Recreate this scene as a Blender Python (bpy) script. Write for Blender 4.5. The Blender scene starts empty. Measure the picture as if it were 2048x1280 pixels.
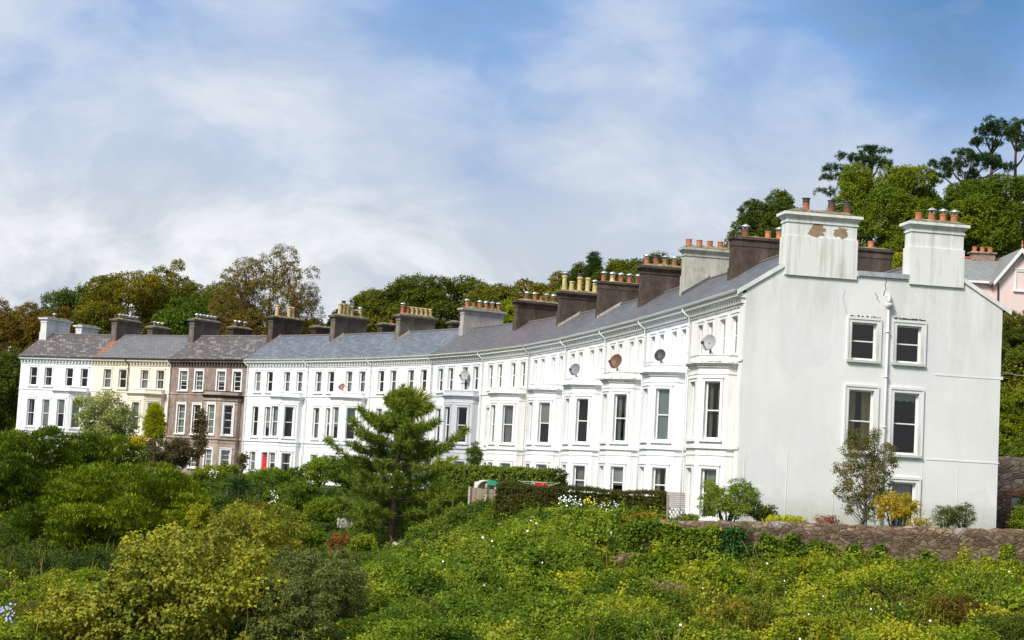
import bpy, math, random
import numpy as np
from mathutils import Vector, Matrix, noise as mnoise
random.seed(7); RNG = np.random.default_rng(11)
SC = bpy.context.scene
COL = SC.collection
R = math.radians
F, PITCH, ROLL = 3500.0, R(5.032), R(3.150)      # camera solved from the photograph (pixels of a 2048 wide frame)
HS = 1.578                                        # first floor string course above the lens
BASE = 3.15                                       # first floor string course above the garden
ZG = HS - BASE
# facade line of the crescent: party wall positions from far end to near end
B = np.array([(-43.47,155.88),(-36.13,152.51),(-28.65,148.16),(-21.33,142.86),(-15.84,137.89),(-10.40,131.79),(-5.49,124.81),
 (-1.77,117.82),(1.27,110.05),(3.34,102.86),(5.22,94.99),(6.79,87.67),(8.24,80.20),(9.64,72.16)])

# ------------------------------------------------------------------ helpers
def ray(px, py):
    dx, dy = px-1024, py-640
    cr, sr = math.cos(ROLL), math.sin(ROLL)
    X, Y = cr*dx+sr*dy, -sr*dx+cr*dy
    u, v = X/F, -Y/F
    c, s = math.cos(PITCH), math.sin(PITCH)
    return np.array([u, c-s*v, s+c*v])
def at(px, py, d):
    r = ray(px, py); return r*(d/r[1])
def tag(o, label=None, cat=None, group=None, kind=None):
    if label: o['label'] = label
    if cat: o['category'] = cat
    if group: o['group'] = group
    if kind: o['kind'] = kind
    return o
def empty(name, loc=(0,0,0), rz=0, **k):
    o = bpy.data.objects.new(name, None); COL.objects.link(o)
    o.location = loc; o.rotation_euler = (0,0,rz); o.empty_display_size = .2
    return tag(o, **k)
def link(name, me, parent=None, loc=None, rz=0):
    o = bpy.data.objects.new(name, me); COL.objects.link(o)
    if parent: o.parent = parent
    if loc is not None: o.location = loc
    if rz: o.rotation_euler = (0,0,rz)
    return o
class MB:
    def __init__(s): s.v=[]; s.f=[]; s.m=[]
    def face(s, pts, m=0):
        n=len(s.v); s.v += [tuple(p) for p in pts]; s.f.append(tuple(range(n,n+len(pts)))); s.m.append(m)
    def hexa(s, p, m=0):                 # p: 4 bottom + 4 top, ccw from above
        n=len(s.v); s.v += [tuple(q) for q in p]
        for f in ((3,2,1,0),(4,5,6,7),(0,1,5,4),(1,2,6,5),(2,3,7,6),(3,0,4,7)):
            s.f.append(tuple(n+i for i in f)); s.m.append(m)
    def box(s, x0,x1,y0,y1,z0,z1,m=0):
        s.hexa([(x0,y0,z0),(x1,y0,z0),(x1,y1,z0),(x0,y1,z0),(x0,y0,z1),(x1,y0,z1),(x1,y1,z1),(x0,y1,z1)],m)
    def tube(s, pts, rad, n=7, m=0, cap=True):
        pts=[Vector(p) for p in pts]
        if not hasattr(rad,'__len__'): rad=[rad]*len(pts)
        rings=[]
        for i,p in enumerate(pts):
            d=(pts[min(i+1,len(pts)-1)]-pts[max(i-1,0)])
            if d.length<1e-9: d=Vector((0,0,1))
            d.normalize()
            a=Vector((0,0,1)) if abs(d.z)<.9 else Vector((1,0,0))
            e1=d.cross(a).normalized(); e2=d.cross(e1)
            b=len(s.v)
            for k in range(n):
                t=2*math.pi*k/n
                s.v.append(tuple(p+(e1*math.cos(t)+e2*math.sin(t))*rad[i]))
            rings.append(b)
        for a,b in zip(rings,rings[1:]):
            for k in range(n):
                s.f.append((a+k,a+(k+1)%n,b+(k+1)%n,b+k)); s.m.append(m)
        if cap:
            s.f.append(tuple(rings[0]+k for k in range(n))[::-1]); s.m.append(m)
            s.f.append(tuple(rings[-1]+k for k in range(n))); s.m.append(m)
    def lathe(s, prof, c=(0,0,0), n=12, m=0):
        rings=[]
        for r,z in prof:
            b=len(s.v)
            for k in range(n):
                t=2*math.pi*k/n; s.v.append((c[0]+r*math.cos(t),c[1]+r*math.sin(t),c[2]+z))
            rings.append(b)
        for a,b in zip(rings,rings[1:]):
            for k in range(n):
                s.f.append((a+k,a+(k+1)%n,b+(k+1)%n,b+k)); s.m.append(m)
        s.f.append(tuple(rings[0]+k for k in range(n))[::-1]); s.m.append(m)
        s.f.append(tuple(rings[-1]+k for k in range(n))); s.m.append(m)
    def mesh(s, name, mats, smooth=False):
        me=bpy.data.meshes.new(name); me.from_pydata(s.v,[],s.f)
        for q in (mats if isinstance(mats,(list,tuple)) else [mats]): me.materials.append(q)
        me.polygons.foreach_set('material_index', s.m)
        if smooth: me.polygons.foreach_set('use_smooth',[True]*len(s.f))
        me.update(); return me
    def build(s, name, mats, parent=None, smooth=False, loc=None, rz=0):
        return link(name, s.mesh(name,mats,smooth), parent, loc, rz)

# ------------------------------------------------------------------ materials
MATS={}
class NT:
    def __init__(s,name):
        s.mat=bpy.data.materials.new(name); s.mat.use_nodes=True; s.t=s.mat.node_tree; s.t.nodes.clear()
        s.out=s.n('ShaderNodeOutputMaterial')
    def n(s,typ,**k):
        nd=s.t.nodes.new(typ)
        for a,b in k.items(): setattr(nd,a,b)
        return nd
    def l(s,a,b): s.t.links.new(a,b)
    def set(s,nd,**k):
        for a,b in k.items(): nd.inputs[a.replace('_',' ')].default_value=b
        return nd
    def coord(s,scale=(1,1,1),kind='Object'):
        tc=s.n('ShaderNodeTexCoord'); mp=s.n('ShaderNodeMapping'); mp.inputs['Scale'].default_value=scale
        s.l(tc.outputs[kind],mp.inputs['Vector']); return mp.outputs[0]
    def noise(s,vec,scale=5,detail=4,rough=.55):
        nd=s.n('ShaderNodeTexNoise'); nd.inputs['Scale'].default_value=scale; nd.inputs['Detail'].default_value=detail
        nd.inputs['Roughness'].default_value=rough
        if vec is not None: s.l(vec,nd.inputs['Vector'])
        return nd.outputs[0]
    def ramp(s,fac,stops):
        nd=s.n('ShaderNodeValToRGB'); el=nd.color_ramp.elements
        while len(el)<len(stops): el.new(.5)
        for e,(p,c) in zip(el,stops):
            e.position=p; e.color=(*c,1) if len(c)==3 else c
        s.l(fac,nd.inputs[0]); return nd.outputs[0]
    def mix(s,fac,a,b,blend='MIX'):
        nd=s.n('ShaderNodeMix',data_type='RGBA',blend_type=blend)
        if isinstance(fac,(int,float)): nd.inputs[0].default_value=fac
        else: s.l(fac,nd.inputs[0])
        for i,q in ((6,a),(7,b)):
            if isinstance(q,tuple): nd.inputs[i].default_value=(*q,1)
            else: s.l(q,nd.inputs[i])
        return nd.outputs[2]
    def math(s,op,a,b=None):
        nd=s.n('ShaderNodeMath',operation=op)
        for i,q in enumerate((a,b)):
            if q is None: continue
            if isinstance(q,(int,float)): nd.inputs[i].default_value=q
            else: s.l(q,nd.inputs[i])
        return nd.outputs[0]
    def bsdf(s,col,rough=.7,spec=.3,bump=None,bstr=.3,bdist=.02,metal=0):
        b=s.n('ShaderNodeBsdfPrincipled')
        if isinstance(col,tuple): b.inputs['Base Color'].default_value=(*col,1)
        else: s.l(col,b.inputs['Base Color'])
        b.inputs['Roughness'].default_value=rough; b.inputs['Specular IOR Level'].default_value=spec; b.inputs['Metallic'].default_value=metal
        if bump is not None:
            bp=s.n('ShaderNodeBump'); bp.inputs['Strength'].default_value=bstr; bp.inputs['Distance'].default_value=bdist
            s.l(bump,bp.inputs['Height']); s.l(bp.outputs[0],b.inputs['Normal'])
        s.l(b.outputs[0],s.out.inputs[0]); return b
def cached(fn):
    def g(*a):
        k=(fn.__name__,)+a
        if k not in MATS: MATS[k]=fn(*a)
        return MATS[k]
    return g
@cached
def M_paint(col, grime, gcol=(.30,.30,.24)):
    grime=min(.9,grime*1.9); t=NT('masonry_paint'); co=t.coord(); st=t.coord((2.2,2.2,.16))
    n1=t.noise(co,.7,5,.6); n2=t.noise(st,1.6,6,.65); n3=t.noise(co,9,3)
    c=t.mix(t.ramp(n1,[(.3,(0,0,0)),(.75,(1,1,1))]),tuple(v*.93 for v in col),col)
    m=t.ramp(t.math('MULTIPLY',n2,t.math('ADD',n1,.45)),[(.44,(0,0,0)),(.78,(grime,)*3)])
    c=t.mix(m,c,gcol)
    sp=t.ramp(n3,[(.66,(0,0,0)),(.8,(grime*.35,)*3)]); c=t.mix(sp,c,gcol)
    t.bsdf(c,.75,.25,t.noise(co,22,4),.35,.012); return t.mat
@cached
def M_gable(col):
    t=NT('weathered_gable_paint'); co=t.coord(); st=t.coord((.8,.8,.14))
    sep=t.n('ShaderNodeSeparateXYZ'); t.l(co,sep.inputs[0])
    n1=t.noise(co,.45,6,.6); n2=t.noise(st,1.3,6,.7); n3=t.noise(co,3.5,5,.6)
    c=t.mix(t.ramp(n1,[(.3,(0,0,0)),(.72,(1,1,1))]),tuple(v*.9 for v in col),col)
    hi=t.ramp(t.math('DIVIDE',sep.outputs[2],11.5),[(.5,(.15,.15,.15)),(.62,(.3,.3,.3)),(.85,(.65,.65,.65))])
    m=t.math('MULTIPLY',t.ramp(n2,[(.45,(0,0,0)),(.72,(.75,.75,.75))]),hi)
    c=t.mix(m,c,(.36,.37,.30))
    c=t.mix(t.ramp(n3,[(.62,(0,0,0)),(.8,(.22,.22,.22))]),c,(.45,.46,.42))
    vo=t.n('ShaderNodeTexVoronoi'); vo.inputs['Scale'].default_value=.42; wv=t.n('ShaderNodeVectorMath',operation='MULTIPLY_ADD'); nz=t.n('ShaderNodeTexNoise'); nz.inputs['Scale'].default_value=1.1; t.l(co,nz.inputs['Vector']); t.l(nz.outputs[1],wv.inputs[0]); wv.inputs[1].default_value=(1.2,1.2,1.2); t.l(co,wv.inputs[2]); t.l(wv.outputs[0],vo.inputs['Vector'])
    vs_=t.n('ShaderNodeSeparateColor'); t.l(vo.outputs['Color'],vs_.inputs[0])
    c=t.mix(t.ramp(vs_.outputs[0],[(.45,(0,0,0)),(.8,(.16,.16,.16))]),c,(.52,.55,.56))       # old patch repairs
    lo=t.n('ShaderNodeMapRange'); lo.inputs[1].default_value=1.1; lo.inputs[2].default_value=.0; t.l(t.math('ADD',sep.outputs[2],t.math('MULTIPLY',n3,-.9)),lo.inputs[0])
    c=t.mix(t.math('MULTIPLY',lo.outputs[0],.5),c,(.33,.34,.26))                           # damp splash zone
    t.bsdf(c,.8,.2,t.math('ADD',t.noise(co,26,4),t.math('MULTIPLY',t.noise(co,3,3),.8)),.45,.014); return t.mat
@cached
def M_render(c1,c2,c3):                 # bare cement / weathered render
    t=NT('bare_render'); co=t.coord(); st=t.coord((2.5,2.5,.4))
    n1=t.noise(co,1.3,7,.7); n2=t.noise(st,2.2,6,.65); n3=t.noise(co,14,4)
    c=t.ramp(n1,[(.3,c1),(.55,c2),(.75,c3)])
    c=t.mix(t.ramp(n2,[(.48,(0,0,0)),(.7,(.55,.55,.55))]),c,tuple(v*.55 for v in c1))
    c=t.mix(t.ramp(n3,[(.6,(0,0,0)),(.75,(.4,.4,.4))]),c,c3)
    t.bsdf(c,.9,.1,t.noise(co,30,4),.5,.015); return t.mat
@cached
def M_slate(c1,c2,lichen,moss,ly=1.0):
    c1=tuple(q*.70 for q in c1); c2=tuple(q*.70 for q in c2)
    t=NT('roof_slate'); co=t.coord()
    mp=t.n('ShaderNodeMapping'); t.l(co,mp.inputs[0]); mp.inputs['Scale'].default_value=(1,1.21,0)
    br=t.n('ShaderNodeTexBrick'); t.l(mp.outputs[0],br.inputs['Vector'])
    br.offset=.5; br.inputs['Color1'].default_value=(*c1,1); br.inputs['Color2'].default_value=(*c2,1)
    br.inputs['Mortar'].default_value=(*(v*.42 for v in c1),1)
    br.inputs['Scale'].default_value=1; br.inputs['Mortar Size'].default_value=.02; br.inputs['Bias'].default_value=-.1
    br.inputs['Brick Width'].default_value=.36; br.inputs['Row Height'].default_value=.24; br.inputs['Mortar Smooth'].default_value=.3
    n1=t.noise(t.coord((.5,1.1,1)),1.6,6,.7); n2=t.noise(co,.5,4)
    c=t.mix(t.ramp(n2,[(.35,(0,0,0)),(.7,(.5,.5,.5))]),br.outputs[0],tuple(v*.6 for v in c1))
    # per-slate lichen: brick fac of a second shifted brick field
    b2=t.n('ShaderNodeTexBrick'); t.l(mp.outputs[0],b2.inputs['Vector']); b2.offset=.5
    b2.inputs['Color1'].default_value=(0,0,0,1); b2.inputs['Color2'].default_value=(1,1,1,1); b2.inputs['Mortar'].default_value=(0,0,0,1)
    b2.inputs['Scale'].default_value=1; b2.inputs['Brick Width'].default_value=.36; b2.inputs['Row Height'].default_value=.24; b2.inputs['Mortar Size'].default_value=.03
    lm=t.math('MULTIPLY',t.ramp(t.math('ADD',t.math('MULTIPLY',b2.outputs[0],.35),n1),[(.70,(0,0,0)),(.84,(1,1,1))]),lichen)
    c=t.mix(lm,c,(.36,.34,.34))
    n3=t.noise(t.coord((.8,.8,.8)),1.1,5)
    c=t.mix(t.math('MULTIPLY',t.ramp(n3,[(.55,(0,0,0)),(.75,(1,1,1))]),moss),c,(.12,.10,.05))
    t.bsdf(c,.55,.4,t.math('ADD',br.outputs[1],t.math('MULTIPLY',n1,.5)),.5,-.02); return t.mat
@cached
def M_plain(name,col,rough=.6,spec=.3,metal=0,var=.18,scale=6):
    t=NT(name); co=t.coord(); n=t.noise(co,scale,5,.6)
    c=t.ramp(n,[(.3,tuple(v*(1-var) for v in col)),(.7,tuple(min(1,v*(1+var)) for v in col))])
    t.bsdf(c,rough,spec,t.noise(co,scale*5,3),.15,.01,metal); return t.mat
@cached
def M_cap():
    t=NT('mossy_mortar'); co=t.coord(); n=t.noise(co,3.5,7,.7); n2=t.noise(co,1.2,4)
    c=t.ramp(n,[(.3,(.07,.06,.03)),(.48,(.16,.14,.07)),(.6,(.30,.27,.20)),(.78,(.5,.47,.40))])
    c=t.mix(t.ramp(n2,[(.5,(0,0,0)),(.7,(.5,.5,.5))]),c,(.16,.15,.03))
    t.bsdf(c,.95,.1,t.noise(co,14,5),.9,.04); return t.mat
@cached
def M_pot(col):
    t=NT('chimney_pot_clay'); co=t.coord((1,1,.5)); n=t.noise(co,5,5,.7)
    c=t.ramp(n,[(.3,tuple(v*.55 for v in col)),(.5,col),(.75,tuple(min(.8,v*1.25+.03) for v in col))])
    t.bsdf(c,.8,.2,n,.3,.02); return t.mat
@cached
def M_glass():
    t=NT('window_glass'); tr=t.n('ShaderNodeBsdfTransparent'); tr.inputs[0].default_value=(.86,.89,.88,1)
    gl=t.n('ShaderNodeBsdfGlossy'); gl.inputs['Roughness'].default_value=.03; gl.inputs[0].default_value=(1,1,1,1)
    fr=t.n('ShaderNodeFresnel'); fr.inputs[0].default_value=1.55
    co=t.coord(); bp=t.n('ShaderNodeBump'); bp.inputs['Strength'].default_value=.05; bp.inputs['Distance'].default_value=.02
    t.l(t.noise(co,1.6,2),bp.inputs['Height']); t.l(bp.outputs[0],gl.inputs['Normal'])
    mx=t.n('ShaderNodeMixShader'); t.l(t.math('MULTIPLY',fr.outputs[0],.9),mx.inputs[0]); t.l(tr.outputs[0],mx.inputs[1]); t.l(gl.outputs[0],mx.inputs[2])
    t.l(mx.outputs[0],t.out.inputs[0]); return t.mat
@cached
def M_curtain(col):
    t=NT('curtain_cloth'); co=t.coord((9,9,.3)); n=t.noise(co,2,3)
    c=t.ramp(n,[(.3,tuple(v*.8 for v in col)),(.7,col)])
    d=t.n('ShaderNodeBsdfDiffuse'); t.l(c,d.inputs[0]); tl=t.n('ShaderNodeBsdfTranslucent'); t.l(c,tl.inputs[0])
    mx=t.n('ShaderNodeMixShader'); mx.inputs[0].default_value=.15; t.l(d.outputs[0],mx.inputs[1]); t.l(tl.outputs[0],mx.inputs[2])
    t.l(mx.outputs[0],t.out.inputs[0]); return t.mat
@cached
def M_stone(c1,c2,c3,mort,sx=3.4,sz=6.6):
    t=NT('rubble_stone'); co=t.coord()
    nv=t.n('ShaderNodeTexNoise'); nv.inputs['Scale'].default_value=2.3; nv.inputs['Detail'].default_value=3; t.l(co,nv.inputs['Vector'])
    ad=t.n('ShaderNodeVectorMath',operation='MULTIPLY_ADD'); t.l(nv.outputs[1],ad.inputs[0]); ad.inputs[1].default_value=(.3,.3,.22); t.l(co,ad.inputs[2])
    mp=t.n('ShaderNodeMapping'); t.l(ad.outputs[0],mp.inputs[0]); mp.inputs['Scale'].default_value=(sx,sx,sz)
    v1=t.n('ShaderNodeTexVoronoi',feature='F1'); v2=t.n('ShaderNodeTexVoronoi',feature='DISTANCE_TO_EDGE')
    for v in (v1,v2): t.l(mp.outputs[0],v.inputs['Vector']); v.inputs['Scale'].default_value=1
    sp=t.n('ShaderNodeSeparateColor'); t.l(v1.outputs['Color'],sp.inputs[0])
    c=t.ramp(sp.outputs[0],[(0,c1),(.4,c2),(.8,c3),(1,tuple(min(1,v*1.35) for v in c3))])
    n=t.noise(co,7,6,.7); c=t.mix(t.ramp(n,[(.35,(.0,.0,.0)),(.75,(.7,.7,.7))]),c,tuple(v*.5 for v in c1))
    edge=t.ramp(v2.outputs['Distance'],[(.02,(0,0,0)),(.11,(1,1,1))])
    c=t.mix(edge,mort,c)
    nl=t.noise(co,.9,5,.65); c=t.mix(t.ramp(nl,[(.6,(0,0,0)),(.72,(.65,.65,.65))]),c,(.42,.42,.40))
    nm=t.noise(co,1.7,5); c=t.mix(t.ramp(nm,[(.56,(0,0,0)),(.7,(.6,.6,.6))]),c,(.07,.07,.025))
    h=t.math('ADD',t.math('MULTIPLY',edge,.8),t.math('MULTIPLY',n,.7))
    t.bsdf(c,.95,.1,h,1.0,.05); return t.mat
@cached
def M_leaf(cols,transl=.3,spec=.12,rough=.6):
    t=NT('leaves'); at_=t.n('ShaderNodeAttribute'); at_.attribute_name='tint'
    k=len(cols)-1; cols=[tuple(min(q*f,max(q,.42)) for q,f in zip(c_,(1.85,1.7,1.0))) for c_ in cols]
    c=t.ramp(at_.outputs['Fac'],[(i/k,q) for i,q in enumerate(cols)])
    b=t.n('ShaderNodeBsdfPrincipled'); t.l(c,b.inputs['Base Color']); b.inputs['Roughness'].default_value=rough; b.inputs['Specular IOR Level'].default_value=spec
    tl=t.n('ShaderNodeBsdfTranslucent'); t.l(t.mix(1.0,c,(1.25,1.35,.6),'MULTIPLY'),tl.inputs[0])
    mx=t.n('ShaderNodeMixShader'); mx.inputs[0].default_value=transl; t.l(b.outputs[0],mx.inputs[1]); t.l(tl.outputs[0],mx.inputs[2])
    t.l(mx.outputs[0],t.out.inputs[0]); return t.mat
@cached
def M_bark(col):
    t=NT('bark'); co=t.coord((4,4,.8)); n=t.noise(co,3,6,.7)
    t.bsdf(t.ramp(n,[(.3,tuple(v*.5 for v in col)),(.7,col)]),.9,.1,n,.8,.05); return t.mat
@cached
def M_ground():
    t=NT('garden_earth'); co=t.coord(); n=t.noise(co,.5,8,.65); n2=t.noise(co,5,5)
    c=t.ramp(n,[(.3,(.02,.03,.008)),(.5,(.035,.06,.012)),(.7,(.06,.09,.02))]); c=t.mix(t.ramp(n2,[(.5,(0,0,0)),(.75,(.5,.5,.5))]),c,(.06,.045,.025))
    t.bsdf(c,.95,.1,n2,1,.1); return t.mat

# ------------------------------------------------------------------ terrain
def sdist(P):
    """signed distance to the facade line (positive behind the terrace)"""
    pts=B.copy(); d0=pts[0]-pts[1]; d1=pts[-1]-pts[-2]
    pts=np.vstack([pts[0]+d0/np.linalg.norm(d0)*300,pts,pts[-1]+d1/np.linalg.norm(d1)*200])
    best=np.full(len(P),1e9); sg=np.ones(len(P))
    for a,b in zip(pts[:-1],pts[1:]):
        ab=b-a; t=np.clip(((P-a)@ab)/(ab@ab),0,1); q=a+t[:,None]*ab; dd=np.linalg.norm(P-q,axis=1)
        cr=ab[0]*(P[:,1]-a[1])-ab[1]*(P[:,0]-a[0])
        m=dd<best-1e-9; best[m]=dd[m]; sg[m]=np.where(cr[m]>0,1,-1)
    return best*sg
def sstep(a,b,x): t=np.clip((x-a)/(b-a),0,1); return t*t*(3-2*t)
CP=[(-300,1300,44),(0,1290,44),(500,1290,44),(900,1285,46),(1300,1285,46),(1700,1285,46),(2048,1285,46),(2400,1290,46),
 (1250,1135,59),(1600,1150,59),(2048,1160,60),(2500,1180,62),(850,1185,60),(950,1125,66),(780,1112,83),(700,1085,85),(900,1050,85),(640,1005,95),
 (450,1000,100),(250,1150,80),(80,1150,80),(100,1010,110),(400,1100,75),(1150,1068,60.5),(1060,1112,57),(960,1165,53.5),(870,1222,50),(1120,1225,53.5),(1210,1175,56),(1030,1262,50.5),(560,1165,70),(780,1170,70),(670,1175,70),(860,1150,68),(-200,1150,85),(-200,1010,115),(1100,1190,55),(650,1180,62)]
cp=[at(*c) for c in CP]
for x in range(-60,61,20): cp += [np.array([x,24,-6.0]),np.array([x,4,-7.0]),np.array([x,-30,-8.5])]
for a,b in zip(B[:-1],B[1:]):
    m=(a+b)/2; u=(b-a)/np.linalg.norm(b-a); n=np.array([u[1],-u[0]])
    for s in (8,): q=m+n*s; cp.append(np.array([q[0],q[1],ZG]))
cp=np.array(cp)
def tps(r): r=np.maximum(r,1e-6); return r*r*np.log(r)
_d=np.linalg.norm(cp[:,None,:2]-cp[None,:,:2],axis=2); _n=len(cp)
_A=np.zeros((_n+3,_n+3)); _A[:_n,:_n]=tps(_d)+np.eye(_n)*.8; _A[:_n,_n]=1; _A[:_n,_n+1:]=cp[:,:2]; _A[_n:,:_n]=_A[:_n,_n:].T
_w=np.linalg.solve(_A,np.concatenate([cp[:,2],np.zeros(3)]))
SW=float(sdist(at(2030,1000,88)[None,:2])[0])       # the boundary wall right of the gable
def wall_y(x): return 60.1+(x-4.9)*.14          # line of the rubble wall in front of the gable
def terr(x,y):
    P=np.stack([np.atleast_1d(x).astype(float),np.atleast_1d(y).astype(float)],1)
    d=np.linalg.norm(P[:,None]-cp[None,:,:2],axis=2)
    zr=tps(d)@_w[:_n]+_w[_n]+P@_w[_n+1:]
    zr=np.clip(zr,-9,-1.0)
    s=sdist(P)
    w=sstep(-12,-8.5,s)*sstep(0,1,(P[:,1]-wall_y(P[:,0]))/(.5+7*sstep(5.6,3.4,P[:,0])))
    z=zr*(1-w)+ZG*w
    az=P[:,0]/np.maximum(P[:,1],1)
    right=sstep(.12,.2,az)
    m=.14+.07*sstep(-.1,.05,az)+.25*sstep(.05,.22,az)
    s0=14+(SW-13.4)*right
    hill=ZG+right*3.5*sstep(SW+.3,SW+.9,s)+m*np.maximum(s-s0,0)+right*(.16*np.clip(s-s0,0,19)-.22*np.maximum(s-s0-19,0))
    hill=np.minimum(hill,30)
    return np.where((s>13.5)&(P[:,1]>55),np.maximum(z,hill),z)
def tz(x,y): return float(terr(x,y)[0])

# near terrain sheet
xs=np.concatenate([np.arange(-110,-40,4),np.arange(-40,60,1.6),np.arange(60,141,6)]); ys=np.concatenate([np.arange(-30,34,6),np.arange(34,100,1.2),np.arange(100,300,4)])
X,Y=np.meshgrid(xs,ys); Z=terr(X.ravel(),Y.ravel())
me=bpy.data.meshes.new('terrain'); nx,ny=len(xs),len(ys)
vs=np.stack([X.ravel(),Y.ravel(),Z],1)
fs=[(j*nx+i,j*nx+i+1,(j+1)*nx+i+1,(j+1)*nx+i) for j in range(ny-1) for i in range(nx-1)]
me.from_pydata(vs.tolist(),[],fs); me.materials.append(M_ground()); me.polygons.foreach_set('use_smooth',[True]*len(fs))
tag(link('terrain',me),kind='structure')
g=MB(); g.face([(-4000,-4000,-12),(4000,-4000,-12),(4000,4000,-12),(-4000,4000,-12)])
tag(g.build('ground',M_ground()),kind='structure')

# ------------------------------------------------------------------ the crescent
WHITE=M_plain('white_joinery',(.78,.78,.77),.45,.4,0,.04); CREAMJ=M_plain('cream_joinery',(.72,.68,.58),.5,.3,0,.06)
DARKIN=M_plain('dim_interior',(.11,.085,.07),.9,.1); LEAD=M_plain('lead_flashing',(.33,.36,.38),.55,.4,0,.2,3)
IRON=M_plain('dark_iron',(.03,.025,.022),.5,.4); PVC=M_plain('white_pipe',(.66,.67,.66),.5,.3,0,.08); GUTW=M_plain('algae_gutter',(.60,.62,.50),.6,.3,0,.2,3)
STEEL=M_plain('cowl_steel',(.52,.53,.54),.35,.5,.7,.15); COWLD=M_plain('sooty_cowl',(.07,.06,.055),.5,.4,.3,.3)
TERRA=M_pot((.36,.13,.07)); BUFF=M_pot((.55,.42,.20)); BROWNP=M_pot((.20,.075,.05)); ORANGEP=M_pot((.46,.17,.085))

def seg_wall(mb,p0,p1,z0,z1,ops,m=0,depth=.2,mrev=None):
    """vertical sheet p0->p1 (outside on its right hand) with openings (u0,u1,za,zb) and their reveals"""
    p0=Vector((p0[0],p0[1],0)); p1=Vector((p1[0],p1[1],0)); L=(p1-p0).length; u=(p1-p0)/L; inn=Vector((-u.y,u.x,0))
    us=sorted({0,L,*[o[0] for o in ops],*[o[1] for o in ops]}); zs=sorted({z0,z1,*[o[2] for o in ops],*[o[3] for o in ops]})
    pt=lambda a,z,d=0: tuple(p0+u*a+inn*d+Vector((0,0,z)))
    for a,b in zip(us,us[1:]):
        for c,d in zip(zs,zs[1:]):
            if any(o[0]-1e-6<=a and b<=o[1]+1e-6 and o[2]-1e-6<=c and d<=o[3]+1e-6 for o in ops): continue
            mb.face([pt(a,c),pt(b,c),pt(b,d),pt(a,d)],m)
    mr=m if mrev is None else mrev
    for a,b,c,d in ops:
        if depth<=0: continue
        mb.face([pt(a,c),pt(a,c,depth),pt(a,d,depth),pt(a,d)][::-1],mr); mb.face([pt(b,c),pt(b,d),pt(b,d,depth),pt(b,c,depth)][::-1],mr)
        mb.face([pt(a,d),pt(a,d,depth),pt(b,d,depth),pt(b,d)][::-1],mr); mb.face([pt(a,c),pt(b,c),pt(b,c,depth),pt(a,c,depth)][::-1],mr)
def offs(poly,p):
    """offset an open polyline to its right (outside) with mitred corners"""
    out=[]
    for i,q in enumerate(poly):
        ns=[]
        for a,b in ((i-1,i),(i,i+1)):
            if a>=0 and b<len(poly):
                d=Vector(poly[b])-Vector(poly[a]); d.normalize(); ns.append(Vector((d.y,-d.x)))
        n=sum(ns,Vector((0,0))); n/=max(n.length**2/len(ns),1e-6)
        out.append(Vector(q)+n*p)
    return out
def band(mb,poly,z0,z1,p,m=0,ends=True,back=.02):
    o=offs(poly,p); w=offs(poly,-back)
    for i in range(len(poly)-1):
        a,b,c,d=o[i],o[i+1],w[i+1],w[i]
        q=[(a.x,a.y),(b.x,b.y),(c.x,c.y),(d.x,d.y)]
        lo=[(x,y,z0) for x,y in q]; hi=[(x,y,z1) for x,y in q]
        mb.face([lo[0],lo[1],hi[1],hi[0]],m); mb.face(hi,m); mb.face(lo[::-1],m)
        if ends and i==0: mb.face([lo[3],lo[0],hi[0],hi[3]],m)
        if ends and i==len(poly)-2: mb.face([lo[1],lo[2],hi[2],hi[1]],m)

WCACHE={}
def win_meshes(w,h,style,jm,sm):
    k=(round(w,3),round(h,3),style,jm.name,sm.name)
    if k in WCACHE: return WCACHE[k]
    a=MB(); b=.13
    a.box(-b,-.004,-.05,.02,-.0,h+b,0); a.box(w+.004,w+b,-.05,.02,0,h+b,0); a.box(-.004,w+.004,-.05,.02,h+.004,h+b,0)
    a.box(-b-.03,w+b+.03,-.085,.018,h+b,h+b+.07,0)
    a.box(-b-.06,w+b+.06,-.13,.02,-.11,-.004,0)
    s=MB(); e=.003; fr=.05
    y0,y1=.11,.17
    s.box(e,fr,y0,y1,e,h-e); s.box(w-fr,w-e,y0,y1,e,h-e); s.box(fr,w-fr,y0,y1,e,.085); s.box(fr,w-fr,y0,y1,h-.06,h-e)
    s.box(fr,w-fr,y0+.01,y1-.005,h*.49,h*.49+.05)
    s.box(fr,fr+.028,y0+.012,y1-.012,.085,h-.06); s.box(w-fr-.028,w-fr,y0+.012,y1-.012,.085,h-.06)
    if style=='bars':
        for q in (.24,.74): s.box(fr+.028,w-fr-.028,y0+.02,y1-.02,h*q,h*q+.03)
    g=MB(); g.face([(fr,.145,.08),(w-fr,.145,.08),(w-fr,.145,h-.055),(fr,.145,h-.055)])
    r=(a.mesh('window_surround',[sm]),s.mesh('sash',[jm]),g.mesh('pane',[M_glass()]))
    WCACHE[k]=r; return r
def drape(w,h,x0,x1,z0,z1,folds):
    m=MB(); n=max(8,int((x1-x0)*26)); P=[]
    for i in range(n+1):
        x=x0+(x1-x0)*i/n; y=.30+.025*math.sin(i*folds)+.008*math.sin(i*2.7)
        P.append((x,y))
    for (xa,ya),(xb,yb) in zip(P,P[1:]): m.face([(xa,ya,z0),(xb,yb,z0),(xb,yb,z1),(xa,ya,z1)])
    return m
CLOTHS=[(.74,.72,.66),(.62,.58,.5),(.78,.78,.76),(.5,.44,.34),(.7,.72,.7)]
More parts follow.
